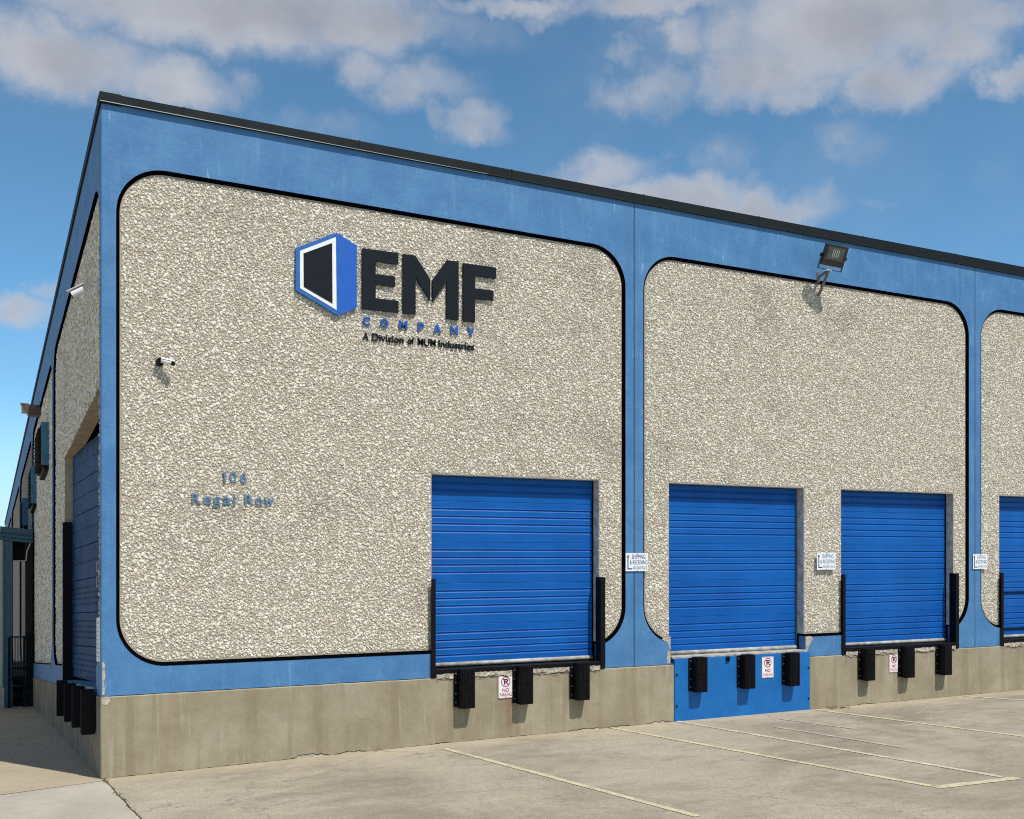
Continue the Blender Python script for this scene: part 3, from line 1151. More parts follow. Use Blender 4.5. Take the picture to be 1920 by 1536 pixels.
def guards(x0, x1, right=True):
    for a, b, leg in ((x0 - 0.028, x0 + 0.028, 1), (x1 - 0.012, x1 + 0.062, -1)):
        bm = bmesh.new()
        box(bm, a, b, -0.034, -0.020, 0.885, 2.112, 0.002)
        if leg == 1:
            box(bm, b - 0.012, b, -0.020, 0.10, 0.885, 2.112, 0.002)
        else:
            box(bm, a, a + 0.012, -0.020, 0.10, 0.885, 2.112, 0.002)
        obj('guard_post', bm, 'steel', WH)


def threshold(x0, x1):
    bm = bmesh.new()
    box(bm, x0 + 0.03, x1 - 0.014, -0.032, 0.30, 0.925, 0.984, 0.003)
    obj('dock_threshold', bm, 'steel', WH)
    bm = bmesh.new()                              # rough patching mortar below the steel angle
    n = 60
    prev = None
    for i in range(n + 1):
        x = x0 + 0.04 + (x1 - x0 - 0.06) * i / n
        q = [bm.verts.new((x, -0.026 - random.uniform(0, .010), z)) for z in (0.862 + random.uniform(-.014, .014), 0.885 + random.uniform(-.006, .006), 0.93)]
        if prev:
            bm.faces.new((prev[0], q[0], q[1], prev[1])); bm.faces.new((prev[1], q[1], q[2], prev[2]))
        prev = q
    obj('patching_mortar', bm, 'chip', WH)
    bm = bmesh.new()
    prev = None
    for i in range(n + 1):
        x = x0 + 0.04 + (x1 - x0 - 0.06) * i / n
        z = 0.862 + 0.012 * math.sin(i * 0.7) + random.uniform(-.010, .010)
        q = [bm.verts.new((x, -0.0375, z)), bm.verts.new((x, -0.0375, z + random.uniform(.002, .011)))]
        if prev: bm.faces.new((prev[0], q[0], q[1], prev[1]))
        prev = q
    obj('mortar_crack', bm, 'black', WH)


S5 = (0.482, 0.522, 0.522, 0.522, 0.42)
dock_door(3.86, 6.30, 0.990, S5)
dock_door(7.45, 9.91, 0.990, S5, True)
dock_door(10.66, 13.11, 0.985, S5)
d4 = dock_door(14.22, 16.67, 0.985, S5)
dock_door(21.2, 23.65, 0.985, S5)
for a, b in ((3.86, 6.30), (10.66, 13.11), (14.22, 16.67)):
    guards(a, b)
    threshold(a, b)
threshold(21.2, 23.65)
bm = bmesh.new()
box(bm, 14.26, 16.58, 0.150, 0.166, 1.765, 1.785, 0.002)
obj('reinforcing_bar', bm, 'steel', d4)
bm = bmesh.new()
box(bm, 14.26, 16.58, 0.150, 0.166, 1.145, 1.165, 0.002)
obj('reinforcing_bar', bm, 'steel', d4)

# steel plate over the dock pit of the second door
bm = bmesh.new()
box(bm, PIT[0], PIT[1], -0.034, 0.16, 0.02, 0.955, 0.003)
pitp = setp(obj('pit_plate', bm, 'plate', WH), 'blue painted steel plate covering the dock pit')
for x, z in ((7.53, 0.30), (7.53, 0.74), (9.94, 0.26), (9.94, 0.72)):
    bm = bmesh.new()
    cyl(bm, (x, -0.034, z), (x, -0.046, z), 0.014, n=6)
    obj('bolt', bm, 'steel', pitp)
bm = bmesh.new()
box(bm, 7.47, 9.90, -0.020, 0.30, 0.957, 0.989, 0.004)
obj('dock_threshold', bm, 'seal', WH)
bm = bmesh.new()
box(bm, 8.39, 8.45, -0.060, -0.034, 0.885, 0.955, 0.004)
obj('plate_latch', bm, 'steel', pitp)

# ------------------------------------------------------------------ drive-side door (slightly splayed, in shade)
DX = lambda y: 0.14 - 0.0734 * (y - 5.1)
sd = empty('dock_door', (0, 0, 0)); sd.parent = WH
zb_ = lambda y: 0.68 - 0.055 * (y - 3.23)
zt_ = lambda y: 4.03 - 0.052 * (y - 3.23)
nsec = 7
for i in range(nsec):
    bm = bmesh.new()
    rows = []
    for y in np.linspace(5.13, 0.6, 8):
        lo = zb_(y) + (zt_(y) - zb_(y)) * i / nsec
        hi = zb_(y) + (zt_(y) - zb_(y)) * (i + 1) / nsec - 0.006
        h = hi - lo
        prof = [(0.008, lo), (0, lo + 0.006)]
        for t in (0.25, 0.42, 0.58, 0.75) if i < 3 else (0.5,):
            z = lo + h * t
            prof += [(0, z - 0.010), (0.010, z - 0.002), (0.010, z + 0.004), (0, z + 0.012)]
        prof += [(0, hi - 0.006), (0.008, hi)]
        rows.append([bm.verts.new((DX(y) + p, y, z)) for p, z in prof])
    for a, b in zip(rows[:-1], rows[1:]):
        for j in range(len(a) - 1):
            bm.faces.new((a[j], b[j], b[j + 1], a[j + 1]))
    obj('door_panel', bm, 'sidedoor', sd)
bm = bmesh.new()
plate(bm, [[(0.53, 0.885), (5.2, 0.885), (5.2, 0.965), (0.53, 0.965)]], PL, -0.02, 0.5)
obj('dock_threshold', bm, 'ventblue', WH)
bm = bmesh.new()
plate(bm, [[(5.12, 0.96), (5.197, 0.96), (5.197, 3.36), (5.12, 3.36)]], PL, 0.0, 0.128)
obj('guard_post', bm, 'steel', WH)
bm = bmesh.new()
box(bm, 0.6, 0.62, 0.3, 5.6, 0, 4.5)  # near-black sheet painting the unlit interior above this door
obj('dark_backing', bm, 'dark', WH)


# ------------------------------------------------------------------ dock bumpers
def make_bumper(label):
    r = empty('dock_bumper', (0, 0, 0), label, 'dock bumper', 'rubber dock bumpers below the loading doors')
    # local frame: x right, -y out of the wall, z up; wall at y=0; z from 0 (bottom) to 0.48 (top)
    bm = bmesh.new()
    box(bm, -0.145, -0.020, -0.012, 0.0, 0.01, 0.475, 0.002)     # flange on the wall
    box(bm, -0.095, -0.083, -0.125, -0.012, 0.0, 0.480, 0.002)   # outstanding leg
    box(bm, 0.083, 0.095, -0.125, 0.0, 0.0, 0.480, 0.002)
    obj('mounting_angle', bm, 'steel', r)
    for z0, z1 in ((0.0, 0.252), (0.256, 0.488)):
        bm = bmesh.new()
        n = 7
        w = 0.164 / n
        for i in range(n):                                       # laminated rubber plies
            x = -0.082 + i * w
            box(bm, x + 0.0012, x + w - 0.0012, -0.136 + random.uniform(-.003, .003), -0.004, z0, z1, 0.002)
        obj('rubber_block', bm, 'rubber', r)
    for z in (0.07, 0.18, 0.32, 0.43):
        bm = bmesh.new()
        cyl(bm, (-0.122, -0.012, z), (-0.122, -0.024, z), 0.011, n=6)
        obj('bolt', bm, 'galv', r)
    return r


def copy_tree(o, parent=None):
    c = o.copy()
    COL.objects.link(c)
    if parent is not None:
        c.parent = parent
    for ch in list(o.children):
        copy_tree(ch, c)
    return c


BF = [
    (4.275, -0.030, 0.495, 'black rubber bumper left of the no-parking sign under the widest, nearest front door'),
    (5.10, -0.030, 0.495, 'black rubber bumper right beside the no-parking sign, rust streak below it, nearest front door'),
    (5.95, -0.030, 0.495, 'black rubber bumper by the right guard post of the nearest front door'),
    (7.875, -0.036, 0.488, 'black rubber bumper on the left part of the blue steel plate'),
    (8.73, -0.036, 0.488, 'black rubber bumper in the middle of the blue steel plate'),
    (9.565, -0.036, 0.482, 'black rubber bumper on the right of the blue steel plate, right of its sign'),
    (11.085, -0.030, 0.478, 'black rubber bumper left of the no-parking sign under the third front door'),
    (11.935, -0.030, 0.478, 'black rubber bumper just right of the no-parking sign under the third front door'),
    (12.77, -0.030, 0.478, 'rightmost black rubber bumper in view, below the third front door'),
]
first = None
for x, y, z, lab in BF:
    if first is None:
        first = make_bumper(lab); b = first
    else:
        b = copy_tree(first); b['label'] = lab
    b.location = (x, y, z)
BL = [
    (0.52, 'nearest black rubber bumper on the shaded drive-side wall, close to the corner'),
    (1.67, 'second black rubber bumper from the corner on the shaded drive-side wall'),
    (2.81, 'third black rubber bumper from the corner on the shaded drive-side wall'),
    (4.08, 'farthest black rubber bumper on the shaded drive-side wall, below the far door jamb'),
]
for y, lab in BL:
    b = copy_tree(first); b['label'] = lab
    v = 0.455
    b.location = PL(y, v, -0.022)
    b.rotation_euler = (0, 0, -math.pi / 2)

# ------------------------------------------------------------------ company sign
cs = empty('company_sign', (3.2, -0.06, 5.5), 'raised wall sign with blue cube emblem, large EMF letters, COMPANY and a tagline', 'sign')


def slab(name, pts, mat, parent, y0, y1, bev=True):
    bm = bmesh.new()
    plate(bm, [pts], PF, y0, y1)
    return obj(name, bm, mat, parent)


E_ = [(2.925, 6.083), (3.385, 6.083), (3.385, 5.945), (3.093, 5.945), (3.093, 5.792), (3.343, 5.792), (3.343, 5.667), (3.093, 5.667), (3.093, 5.499), (3.387, 5.499), (3.387, 5.355), (2.925, 5.355)]
M1 = [(3.448, 6.08), (3.610, 6.08), (3.806, 5.812), (3.806, 5.548), (3.612, 5.815), (3.612, 5.355), (3.448, 5.355)]
M2 = [(4.193, 6.08), (4.036, 6.08), (3.842, 5.812), (3.842, 5.540), (4.032, 5.812), (4.032, 5.345), (4.193, 5.345)]
F_ = [(4.257, 6.07), (4.717, 6.07), (4.717, 5.930), (4.420, 5.930), (4.420, 5.770), (4.680, 5.770), (4.680, 5.642), (4.420, 5.642), (4.420, 5.342), (4.257, 5.342)]
LY0, LY1 = -0.060, -0.026
slab('letter', E_, 'letter', cs, LY0, LY1)
ml = slab('letter', M1, 'letter', cs, LY0, LY1)
slab('letter_half', M2, 'letter', ml, LY0, LY1)
slab('letter', F_, 'letter', cs, LY0, LY1)
em = slab('emblem', [(2.108, 5.976), (2.600, 6.222), (2.612, 5.241), (2.108, 5.484)], 'logoblue_dark', cs, -0.066, -0.024)
slab('emblem_side', [(2.6003, 6.222), (2.852, 6.101), (2.852, 5.355), (2.6123, 5.241)], 'logoblue', em, -0.066, -0.024)
slab('emblem_border', [(2.155, 5.947), (2.590, 6.167), (2.599, 5.302), (2.157, 5.511)], 'white', em, -0.070, -0.064)
slab('emblem_face', [(2.198, 5.922), (2.543, 6.090), (2.548, 5.372), (2.200, 5.532)], 'letter', em, -0.074, -0.068)
for ch, x, w in zip('COMPANY', (2.935, 3.156, 3.401, 3.648, 3.856, 4.091, 4.318), (0.092, 0.108, 0.108, 0.084, 0.104, 0.100, 0.100)):
    lettering('letter', ch, x, x + w, 5.160, 5.266, -0.048, 0.022, 'coblue', cs, 0.042)
for word, a, b in (('A', 2.935, 3.008), ('Division', 3.052, 3.462), ('of', 3.512, 3.602), ('MUM', 3.650, 3.888), ('Industries', 3.928, 4.418)):
    lettering('tagline_word', word, a, b, 4.986, 5.076, -0.044, 0.018, 'letter', cs, 0.004 if word == 'MUM' else 0.012)
adopt(cs)
cs.location += Vector((0.022, 0.058, 0.015))

ad = empty('address_sign', (1.4, -0.02, 3.1), 'weathered blue raised address lettering 106 Regal Row on the pebble wall', 'sign')
bm = bmesh.new()
plate(bm, [[(1.306, 3.236), (1.330, 3.236), (1.330, 3.352), (1.312, 3.352), (1.292, 3.338), (1.292, 3.322), (1.306, 3.328)]], PF, 0.008, 0.034)
obj('digit', bm, 'addr', ad)
for ch, a, b in (('0', 1.374, 1.448), ('6', 1.490, 1.566)):
    lettering('digit', ch, a, b, 3.232, 3.356, 0.017, 0.018, 'addr', ad, 0.012)
AZ = 2.982
for ch, a, b, lo, hi in (('R', 0.951, 1.052, 0, .115), ('e', 1.078, 1.163, -.002, .084), ('g', 1.184, 1.270, -.036, .084), ('a', 1.296, 1.388, -.002, .084), ('l', 1.412, 1.434, 0, .115),
                         ('R', 1.543, 1.644, 0, .115), ('o', 1.662, 1.748, -.002, .084), ('w', 1.760, 1.882, 0, .082)):
    lettering('letter', ch, a, b, AZ + lo, AZ + hi, 0.017, 0.018, 'addr', ad, 0.012)
adopt(ad)


# ------------------------------------------------------------------ small signs
def shipping_sign(x0, z0, w, h, label, m1, m2, m3):
    y = -0.012
    r = empty('shipping_sign', (x0, y, z0), label, 'sign', 'shipping and receiving signs between the dock doors')
    bm = bmesh.new()
    box(bm, x0, x0 + w, y - 0.004, y, z0, z0 + h, 0.001)
    obj('sign_plate', bm, 'white', r)
    yy = y - 0.0055
    X = lambda f: x0 + w * f
    Z = lambda f: z0 + h * f
    bm = bmesh.new()
    plate(bm, [[(X(.075), Z(.10)), (X(.29), Z(.10)), (X(.29), Z(.165)), (X(.120), Z(.165)), (X(.120), Z(.76)), (X(.152), Z(.76)), (X(.098), Z(.92)), (X(.044), Z(.76)), (X(.075), Z(.76))]], PF, yy, y - 0.0035)
    obj('arrow', bm, 'navy', r)
    lettering('lettering', 'SHIPPING', X(.27), X(.88), Z(.67), Z(.92), yy, 0.002, m1, r, 0.004)
    lettering('lettering', '& RECEIVING', X(.18), X(.97), Z(.37), Z(.60), yy, 0.002, m2, r, 0.004)
    lettering('lettering', 'AROUND BACK', X(.32), X(.96), Z(.10), Z(.28), yy, 0.002, m3, r, 0.0)
    for fx in (.50,):
        for fz in (.03, .97):
            bm = bmesh.new()
            cyl(bm, (X(fx), y - 0.004, Z(fz)), (X(fx), y - 0.008, Z(fz)), 0.006, n=8)
            obj('screw', bm, 'galv', r)
    adopt(r)


shipping_sign(6.698, 2.187, 0.367, 0.249, 'white shipping sign with clear navy print on the blue pillar by the nearest door', 'navy', 'navy', 'midprint')
shipping_sign(10.125, 2.187, 0.375, 0.258, 'white shipping sign with bleached print on the pebble wall between two doors', 'midprint', 'midprint', 'paleprint')
shipping_sign(13.521, 2.177, 0.347, 0.249, 'white shipping sign with most faded print on the farther blue pillar', 'paleprint', 'midprint', 'paleprint')


def no_parking(x0, z0, w, h, y, label, small):
    r = empty('no_parking_sign', (x0, y, z0), label, 'sign', 'no parking signs below the dock doors')
    bm = bmesh.new()
    plate(bm, [rrect(x0, x0 + w, z0, z0 + h, 0.016, 5)], PF, y - 0.003, y)
    obj('sign_plate', bm, 'white', r)
    yy = y - 0.0045
    bm = bmesh.new()
    plate(bm, [rrect(x0 + .004, x0 + w - .004, z0 + .004, z0 + h - .004, 0.014, 5), rrect(x0 + .009, x0 + w - .009, z0 + .009, z0 + h - .009, 0.011, 5)], PF, yy, y - 0.0025)
    obj('border', bm, 'redborder', r)
    cx, cz, R = x0 + w * .5, z0 + h * .72, w * .31
    lettering('parking_letter', 'P', cx - w * .12, cx + w * .17, cz - h * .125, cz + h * .125, yy, 0.002, 'ink', r, 0.03)
    bm = bmesh.new()
    ring = lambda q: [(cx + q * math.cos(2 * math.pi * i / 28), cz + q * math.sin(2 * math.pi * i / 28)) for i in range(28)]
    plate(bm, [ring(R), ring(R * .85)], PF, yy - 0.001, yy + 0.001)
    s = R * .9 * .7071
    t = R * .075
    plate(bm, [[(cx - s - t, cz + s - t), (cx + s - t, cz - s - t), (cx + s + t, cz - s + t), (cx - s + t, cz + s + t)]], PF, yy - 0.0016, yy - 0.0004)
    obj('prohibition_ring', bm, 'red', r)
    lettering('lettering', 'NO', x0 + w * .27, x0 + w * .73, z0 + h * .275, z0 + h * .435, yy, 0.002, 'red', r, 0.02)
    lettering('lettering', 'PARKING', x0 + w * .10, x0 + w * .90, z0 + h * .085, z0 + h * .235, yy, 0.002, small, r, 0.006)
    bm = bmesh.new()
    cyl(bm, (cx, y - 0.003, z0 + 0.012), (cx, y - 0.008, z0 + 0.012), 0.006, n=8)
    obj('screw', bm, 'galv', r)
    adopt(r)


no_parking(4.755, 0.572, 0.212, 0.296, -0.028, 'white no-parking sign on bare concrete under the nearest front door', 'red')
no_parking(9.043, 0.610, 0.222, 0.310, -0.038, 'white no-parking sign on the blue steel plate', 'palered')
no_parking(11.605, 0.562, 0.205, 0.288, -0.028, 'white no-parking sign on bare concrete below the door right of the blue plate', 'palered')

# reflective strip and stencil tags on the drive-side margin
gs = empty('height_strip', PL(0.22, 1.3, -0.02), 'tall narrow white printed strip on the drive-side edge of the corner', 'sign')
bm = bmesh.new()
plate(bm, [[(0.06, 1.26), (0.36, 1.26), (0.36, 1.74), (0.06, 1.74)]], PL, -0.012, -0.003)
obj('strip_plate', bm, 'white', gs)
bm = bmesh.new()
for i in range(9):
    v = 1.30 + i * 0.046
    plate(bm, [[(0.12, v), (0.30, v + 0.012), (0.30, v + 0.026), (0.12, v + 0.014)]], PL, -0.0145, -0.011)
obj('lettering', bm, 'paleprint', gs)
adopt(gs)
for v0, v1, lab in ((2.25, 2.36, 'upper small pale tag on the drive-side wall edge'), (2.08, 2.20, 'lower small pale tag on the drive-side wall edge')):
    tg = empty('wall_tag', PL(0.3, v0, -0.01), lab, 'tag')
    bm = bmesh.new()
    plate(bm, [[(0.10, v0), (0.42, v0), (0.42, v1), (0.10, v1)], [(0.17, v0 + .02), (0.35, v0 + .02), (0.35, v1 - .02), (0.17, v1 - .02)]], PL, -0.008, -0.003)
    obj('tag_frame', bm, 'galv', tg)
    adopt(tg)

# ------------------------------------------------------------------ flood light
fl = empty('flood_light', (10.17, 0, 6.5), 'bronze floodlight on a braced arm at the top of the second bay', 'flood light')
piv = Vector((10.19, -0.22, 6.70))
rot = Matrix.Translation(piv) @ Matrix.Rotation(math.radians(-14), 4, 'Z') @ Matrix.Rotation(math.radians(7), 4, 'Y') @ Matrix.Rotation(math.radians(24), 4, 'X') @ Matrix.Scale(0.86, 4)
bm = bmesh.new()
box(bm, -0.20, 0.20, -0.055, 0.05, 0.03, 0.385, 0.012, 2, xf=rot)
for i in range(9):
    x = -0.17 + i * 0.0425
    box(bm, x - 0.004, x + 0.004, 0.05, 0.085, 0.06, 0.35, xf=rot)
obj('housing', bm, 'lampbrown', fl)
bm = bmesh.new()
plate(bm, [[(-0.20, 0.115), (0.20, 0.115), (0.20, 0.385), (-0.20, 0.385)], [(-0.155, 0.135), (0.155, 0.135), (0.155, 0.355), (-0.155, 0.355)]], lambda u, v, d: tuple(rot @ Vector((u, d, v))), -0.066, -0.054)
fr = obj('lens_frame', bm, 'lampbrown', fl)
bm = bmesh.new()
box(bm, -0.154, 0.154, -0.060, -0.056, 0.136, 0.354, xf=rot)
gl = obj('lens', bm, 'glass', fl)
for x in (-0.055, -0.02, 0.015, 0.05):
    bm = bmesh.new()
    box(bm, x - 0.007, x + 0.007, -0.063, -0.060, 0.185, 0.315, xf=rot)
    obj('led_strip', bm, 'led', gl)
bm = bmesh.new()
for s in (-1, 1):
    box(bm, s * 0.222 - 0.005, s * 0.222 + 0.005, -0.018, 0.018, -0.03, 0.22, 0.002, xf=rot)
box(bm, -0.227, 0.227, -0.018, 0.018, -0.04, -0.03, 0.002, xf=rot)
obj('yoke', bm, 'lampbrown', fl)
for s in (-1, 1):
    bm = bmesh.new()
    cyl(bm, rot @ Vector((s * 0.2, 0, 0.19)), rot @ Vector((s * 0.245, 0, 0.19)), 0.026, n=10)
    obj('pivot_knob', bm, 'steel', fl)


def bar(name, a, b, w, mat, parent):
    a, b = Vector(a), Vector(b)
    d = b - a
    xf = Matrix.Translation(a) @ d.to_track_quat('Z', 'Y').to_matrix().to_4x4()
    bm = bmesh.new()
    box(bm, -w / 2, w / 2, -w / 2, w / 2, 0, d.length, w * 0.12, xf=xf)
    return obj(name, bm, mat, parent)


end = piv + Vector((-0.03, 0.0, -0.055))
bar('brace', (10.19, 0.02, 6.335), end, 0.034, 'galv', fl)
bar('arm', (10.165, 0.0, 6.60), end + Vector((0, 0.0, 0.012)), 0.034, 'galv', fl)
bm = bmesh.new()
box(bm, 10.135, 10.195, -0.014, 0.03, 6.53, 6.68, 0.004)
obj('wall_bracket', bm, 'galv', fl)
bm = bmesh.new()
box(bm, end.x - 0.05, end.x + 0.05, end.y - 0.03, end.y + 0.03, end.z + 0.008, end.z + 0.022, 0.003)
obj('seat_plate', bm, 'camwhite', fl)
adopt(fl)

# ------------------------------------------------------------------ security cameras
sc1 = empty('security_camera', (0.607, 0, 4.53), 'small white bullet camera with dark lens end on the front pebble wall', 'security camera', 'security cameras')
bm = bmesh.new(); cyl(bm, (0.607, 0.03, 4.535), (0.607, -0.035, 4.535), 0.045, n=18)
obj('wall_base', bm, 'steel', sc1, False)
bm = bmesh.new(); cyl(bm, (0.607, -0.03, 4.535), (0.620, -0.040, 4.542), 0.016, n=10)
obj('stem', bm, 'steel', sc1)
a, b = Vector((0.615, -0.036, 4.545)), Vector((0.724, -0.075, 4.520))
bm = bmesh.new(); cyl(bm, a, b, 0.025, n=18)
obj('body', bm, 'camwhite', sc1, True)
d = (b - a).normalized()
bm = bmesh.new(); cyl(bm, b - d * 0.004, b + d * 0.026, 0.027, n=18)
obj('lens_ring', bm, 'steel', sc1)
bm = bmesh.new(); cyl(bm, a + Vector((0, 0, 0.012)), b + d * 0.03 + Vector((0, 0, 0.010)), 0.028, n=18, caps=False)
for f in [f for f in bm.faces if f.calc_center_median().z < ((a.z + b.z) / 2 + 0.015)]: bm.faces.remove(f)
obj('sun_shield', bm, 'camwhite', sc1)
adopt(sc1)

y0 = 0.62
sc2 = empty('security_camera', (0, y0, 5.42), 'white bullet camera with sun hood on the shaded drive-side wall', 'security camera', 'security cameras')
bm = bmesh.new(); box(bm, -0.010, 0.03, y0 - 0.04, y0 + 0.04, 5.38, 5.47, 0.006)
obj('wall_base', bm, 'camwhite', sc2)
bm = bmesh.new(); cyl(bm, (-0.005, y0, 5.425), (-0.115, y0 - 0.12, 5.430), 0.016, 0.012, n=10); cyl(bm, (-0.115, y0 - 0.12, 5.430), (-0.140, y0 - 0.15, 5.375), 0.013, n=10)
obj('stem', bm, 'camwhite', sc2)
a, b = Vector((-0.125, y0 - 0.17, 5.355)), Vector((-0.250, y0 - 0.13, 5.285))
bm = bmesh.new(); cyl(bm, a, b, 0.042, n=18)
obj('body', bm, 'camwhite', sc2, False)
d = (b - a).normalized()
bm = bmesh.new(); cyl(bm, b, b + d * 0.012, 0.037, n=18)
obj('lens_ring', bm, 'steel', sc2)
up = Vector((0, 0, 1)) - d * d.z
up.normalize()
side = d.cross(up)
mtx = Matrix.Translation(a + up * 0.050) @ Matrix((side, up, d)).transposed().to_4x4()
bm = bmesh.new(); box(bm, -0.045, 0.045, -0.004, 0.006, -0.015, (b - a).length + 0.03, 0.003, xf=mtx)
obj('sun_shield', bm, 'camwhite', sc2)
adopt(sc2)

# ------------------------------------------------------------------ drive-side fittings
VY = [(8.51, 9.75, 4.83, 5.66, 'nearest louvred blue wall vent high on the drive-side wall, below the roof drain box'),
      (12.3, 13.3, 4.65, 5.54, 'middle louvred blue wall vent on the drive-side wall'),
      (16.09, 17.1, 4.63, 5.41, 'farthest louvred blue wall vent on the drive-side wall above the entrance canopy')]
for k, (ya, yb, va, vb, lab) in enumerate(VY):
    r = empty('wall_vent', PL(ya, va, 0), lab, 'vent', 'louvred vents on the drive-side wall')
    dx = 0.105 if k == 0 else 0.085
    bm = bmesh.new()
    plate(bm, [[(ya, va), (ya + 0.02, va), (ya + 0.02, vb), (ya, vb)]], PL, -dx, 0.03)
    plate(bm, [[(yb - 0.02, va), (yb, va), (yb, vb), (yb - 0.02, vb)]], PL, -dx, 0.03)
    plate(bm, [[(ya + .021, vb - 0.02), (yb - .021, vb - 0.02), (yb - .021, vb), (ya + .021, vb)]], PL, -dx, 0.03)
    obj('vent_casing', bm, 'ventblue', r)
    bm = bmesh.new()
    plate(bm, [[(ya + .021, va - 0.09), (yb - .021, va - 0.09), (yb - .021, va - 0.002), (ya + .021, va - 0.002)]], PL, -dx * 0.6, 0.03)
    obj('vent_sill', bm, 'steel', r)
    n = 10
    for i in range(n):
        v = va + 0.02 + (vb - va - 0.08) * i / n
        bm = bmesh.new()
        q = []
        for y in (ya + 0.022, yb - 0.022):
            q.append([bm.verts.new(PL(y, vv, dd)) for vv, dd in ((v, -dx - (0.05 if k == 0 else 0.01)), (v + 0.012, -dx - (0.05 if k == 0 else 0.01)), (v + 0.075, -0.01), (v + 0.063, -0.01))])
        for j in range(4):
            bm.faces.new((q[0][j], q[1][j], q[1][(j + 1) % 4], q[0][(j + 1) % 4]))
        bm.faces.new(q[0]); bm.faces.new(q[1][::-1])
        bmesh.ops.recalc_face_normals(bm, faces=bm.faces)
        obj('louvre_blade', bm, 'dark', r)
    adopt(r)

r = empty('drain_scupper', (-0.1, 10.84, 5.3), 'brown metal roof drain box jutting from the drive-side wall', 'roof drain')
bm = bmesh.new()
box(bm, -0.19, 0.02, 10.84, 11.2, 5.185, 5.385, 0.004)
obj('box_throat', bm, 'brown', r)
bm = bmesh.new()
vs = [bm.verts.new(p) for p in ((-0.19, 10.83, 5.19), (-0.19, 10.83, 5.40), (-0.335, 10.9, 5.415), (-0.19, 11.21, 5.19), (-0.19, 11.21, 5.40), (-0.335, 11.15, 5.415))]
bm.faces.new((vs[0], vs[1], vs[2])); bm.faces.new((vs[3], vs[5], vs[4])); bm.faces.new((vs[1], vs[4], vs[5], vs[2])); bm.faces.new((vs[0], vs[2], vs[5], vs[3])); bm.faces.new((vs[0], vs[3], vs[4], vs[1]))
obj('spout_lip', bm, 'brown', r)
bm = bmesh.new()
box(bm, -0.315, -0.192, 10.93, 11.12, 5.23, 5.385, 0.003)
obj('spout_liner', bm, 'beige', r)
adopt(r)

# entrance porch built against the drive-side wall
po = empty('entrance_porch', (-0.6, 13.0, -0.86), 'entrance porch with ribbed teal fascia, teal post and beige siding against the drive-side wall', 'porch')
bm = bmesh.new()
prof = [(13.02, 2.665), (12.985, 2.675), (12.985, 2.715), (13.01, 2.725), (13.01, 2.745), (12.985, 2.755), (12.985, 2.80), (13.01, 2.81), (13.01, 2.835), (12.98, 2.845), (12.98, 2.945), (13.02, 2.958)]
ends = []
for x in (-3.2, -0.012):
    dz = -0.028 if x < -1 else 0.0
    lift = 0.36 if x < -1 else 0.0
    ends.append([bm.verts.new((x, y, z + lift)) for y, z in prof])
for j in range(len(prof) - 1):
    bm.faces.new((ends[0][j], ends[1][j], ends[1][j + 1], ends[0][j + 1]))
obj('fascia', bm, 'teal', po)
bm = bmesh.new()
vv = [bm.verts.new(p) for p in ((-3.2, 13.02, 3.31), (-0.012, 13.02, 2.95), (-0.012, 17.5, 2.70), (-3.2, 17.5, 3.06))]
bm.faces.new(vv)
vv = [bm.verts.new(v.co + Vector((0, 0, -0.28))) for v in vv]
bm.faces.new(vv[::-1])
obj('porch_roof', bm, 'dark', po)
bm = bmesh.new()
box(bm, -0.405, -0.012, 13.3, 13.6, 2.28, 2.72)  # added near-black box standing in for the shadow under the canopy
obj('canopy_shade_block', bm, 'dark', po)
bm = bmesh.new()
box(bm, -0.565, -0.405, 13.0, 13.12, -0.9, 2.72, 0.004)
obj('post', bm, 'teal', po)
bm = bmesh.new()
box(bm, -0.600, -0.567, 12.99, 13.1, -0.42, 2.72, 0.003)
obj('post_trim', bm, 'paleteal', po)
bm = bmesh.new()
box(bm, -3.2, -0.602, 13.02, 13.14, -0.40, 3.0)
sid = obj('siding', bm, 'beige', po)
for i in range(12):
    bm = bmesh.new()
    x = -0.70 - i * 0.2
    box(bm, x - 0.012, x + 0.012, 13.004, 13.0195, -0.40, 2.75)
    obj('siding_batten', bm, 'beige', sid)
bm = bmesh.new()
box(bm, -3.2, -0.57, 13.0, 13.14, -1.0, -0.41)
obj('base_panel', bm, 'jamb', po)
bm = bmesh.new()
box(bm, -0.150, -0.014, 13.02, 13.35, -1.0, 2.68)  # near-black upright filling the dark strip beside the wall
obj('dark_upright', bm, 'dark', po)
pts = [(-0.06, 12.96, 2.66), (-0.125, 12.96, 2.50), (-0.135, 12.96, 2.40), (-0.145, 12.96, 2.29)]
bm = bmesh.new()
for p, q in zip(pts[:-1], pts[1:]): cyl(bm, p, q, 0.012, n=8)
cyl(bm, (-0.145, 12.98, 2.29), (-0.40, 12.98, 2.29), 0.008, n=8)
obj('conduit', bm, 'beige', po)
bm = bmesh.new()
box(bm, -0.40, -0.012, 13.5, 17.2, -1.35, -0.25)
obj('stair_landing', bm, 'dark', po)
adopt(po)

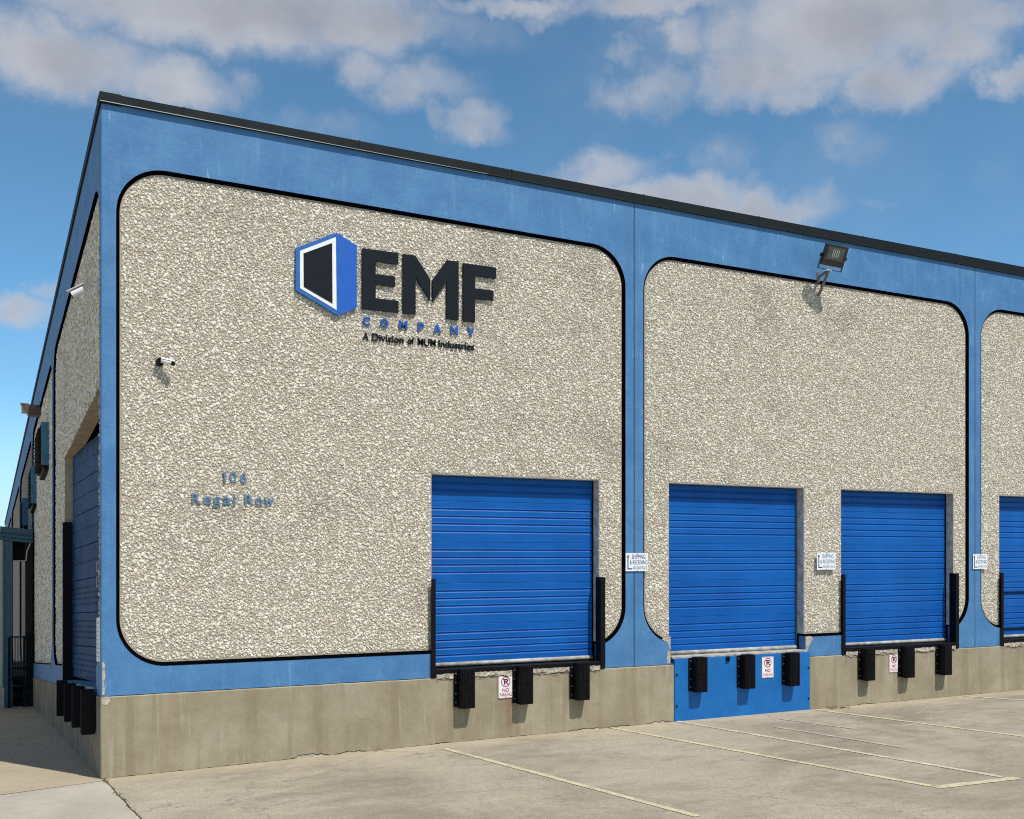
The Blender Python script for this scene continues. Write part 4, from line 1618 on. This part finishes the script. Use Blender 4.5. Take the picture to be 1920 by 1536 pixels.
ra = empty('stair_railing', (-0.25, 12.9, -0.86), 'black steel stair railing with upright bars between the porch post and the wall', 'railing')
bm = bmesh.new()
box(bm, -0.475, 0.0, 12.90, 12.93, 0.645, 0.675, 0.003)
obj('top_rail', bm, 'steel', ra)
bm = bmesh.new()
box(bm, -0.475, 0.0, 12.90, 12.93, -0.26, -0.235, 0.003)
obj('bottom_rail', bm, 'steel', ra)
for x, w in ((-0.462, 0.035), (-0.175, 0.030), (-0.018, 0.018)):
    bm = bmesh.new()
    box(bm, x - w, x + w * 0.3, 12.902, 12.928, -0.95, 0.644, 0.003)
    obj('post', bm, 'steel', ra)
for x in (-0.415, -0.36, -0.305, -0.25, -0.13, -0.08):
    bm = bmesh.new()
    box(bm, x - 0.008, x + 0.008, 12.907, 12.923, -0.235, 0.644)
    obj('baluster', bm, 'steel', ra)
for z in (-0.02, -0.42, -0.62):
    bm = bmesh.new()
    box(bm, -0.40, -0.06, 13.0, 13.28, z - 0.02, z + 0.02)
    obj('stair_tread', bm, 'steel', ra)
adopt(ra)

# ------------------------------------------------------------------ weeds in the slab joint
bm = bmesh.new()
for i in range(200):
    y = -0.10 - 2.4 * random.random() ** 1.0
    dens = 0.5 + 0.5 * math.sin(y * 5.3 + 1.0)
    if y < -0.25 and random.random() > 0.25 + 0.75 * dens: continue
    x = edge(y) - 0.007 + random.gauss(0, 0.010)
    h = random.uniform(0.004, 0.022) * (1.6 if y > -0.25 else 1)
    a = random.uniform(0, 6.28)
    dx, dy = math.cos(a) * 0.005, math.sin(a) * 0.005
    lx, ly = random.gauss(0, 0.018), random.gauss(0, 0.018)
    p = [bm.verts.new((x - dx, y - dy, -0.02)), bm.verts.new((x + dx, y + dy, -0.02)),
         bm.verts.new((x + lx * .5 + dx * .7, y + ly * .5 + dy * .7, h * .7)), bm.verts.new((x + lx, y + ly, h)), bm.verts.new((x + lx * .5 - dx * .7, y + ly * .5 - dy * .7, h * .7))]
    bm.faces.new(p)
setp(obj('weeds', bm, 'weed'), 'small dry weeds growing in the joint between the concrete slabs', 'weeds', None, 'stuff')
bm = bmesh.new()
for cx, cy in ((10.35, -0.12), (10.5, -0.16)):
    for i in range(45):
        x, y = cx + random.gauss(0, 0.05), cy + random.gauss(0, 0.03)
        a = random.uniform(0, 6.28); h = random.uniform(0.01, 0.035)
        dx, dy = math.cos(a) * 0.006, math.sin(a) * 0.006
        lx, ly = random.gauss(0, 0.03), random.gauss(0, 0.03)
        z = gz(x)
        bm.faces.new([bm.verts.new((x - dx, y - dy, z)), bm.verts.new((x + dx, y + dy, z)), bm.verts.new((x + lx, y + ly, z + h))])
setp(obj('weeds', bm, 'weed'), 'sparse dry weeds at the foot of the wall right of the blue plate', 'weeds', None, 'stuff')
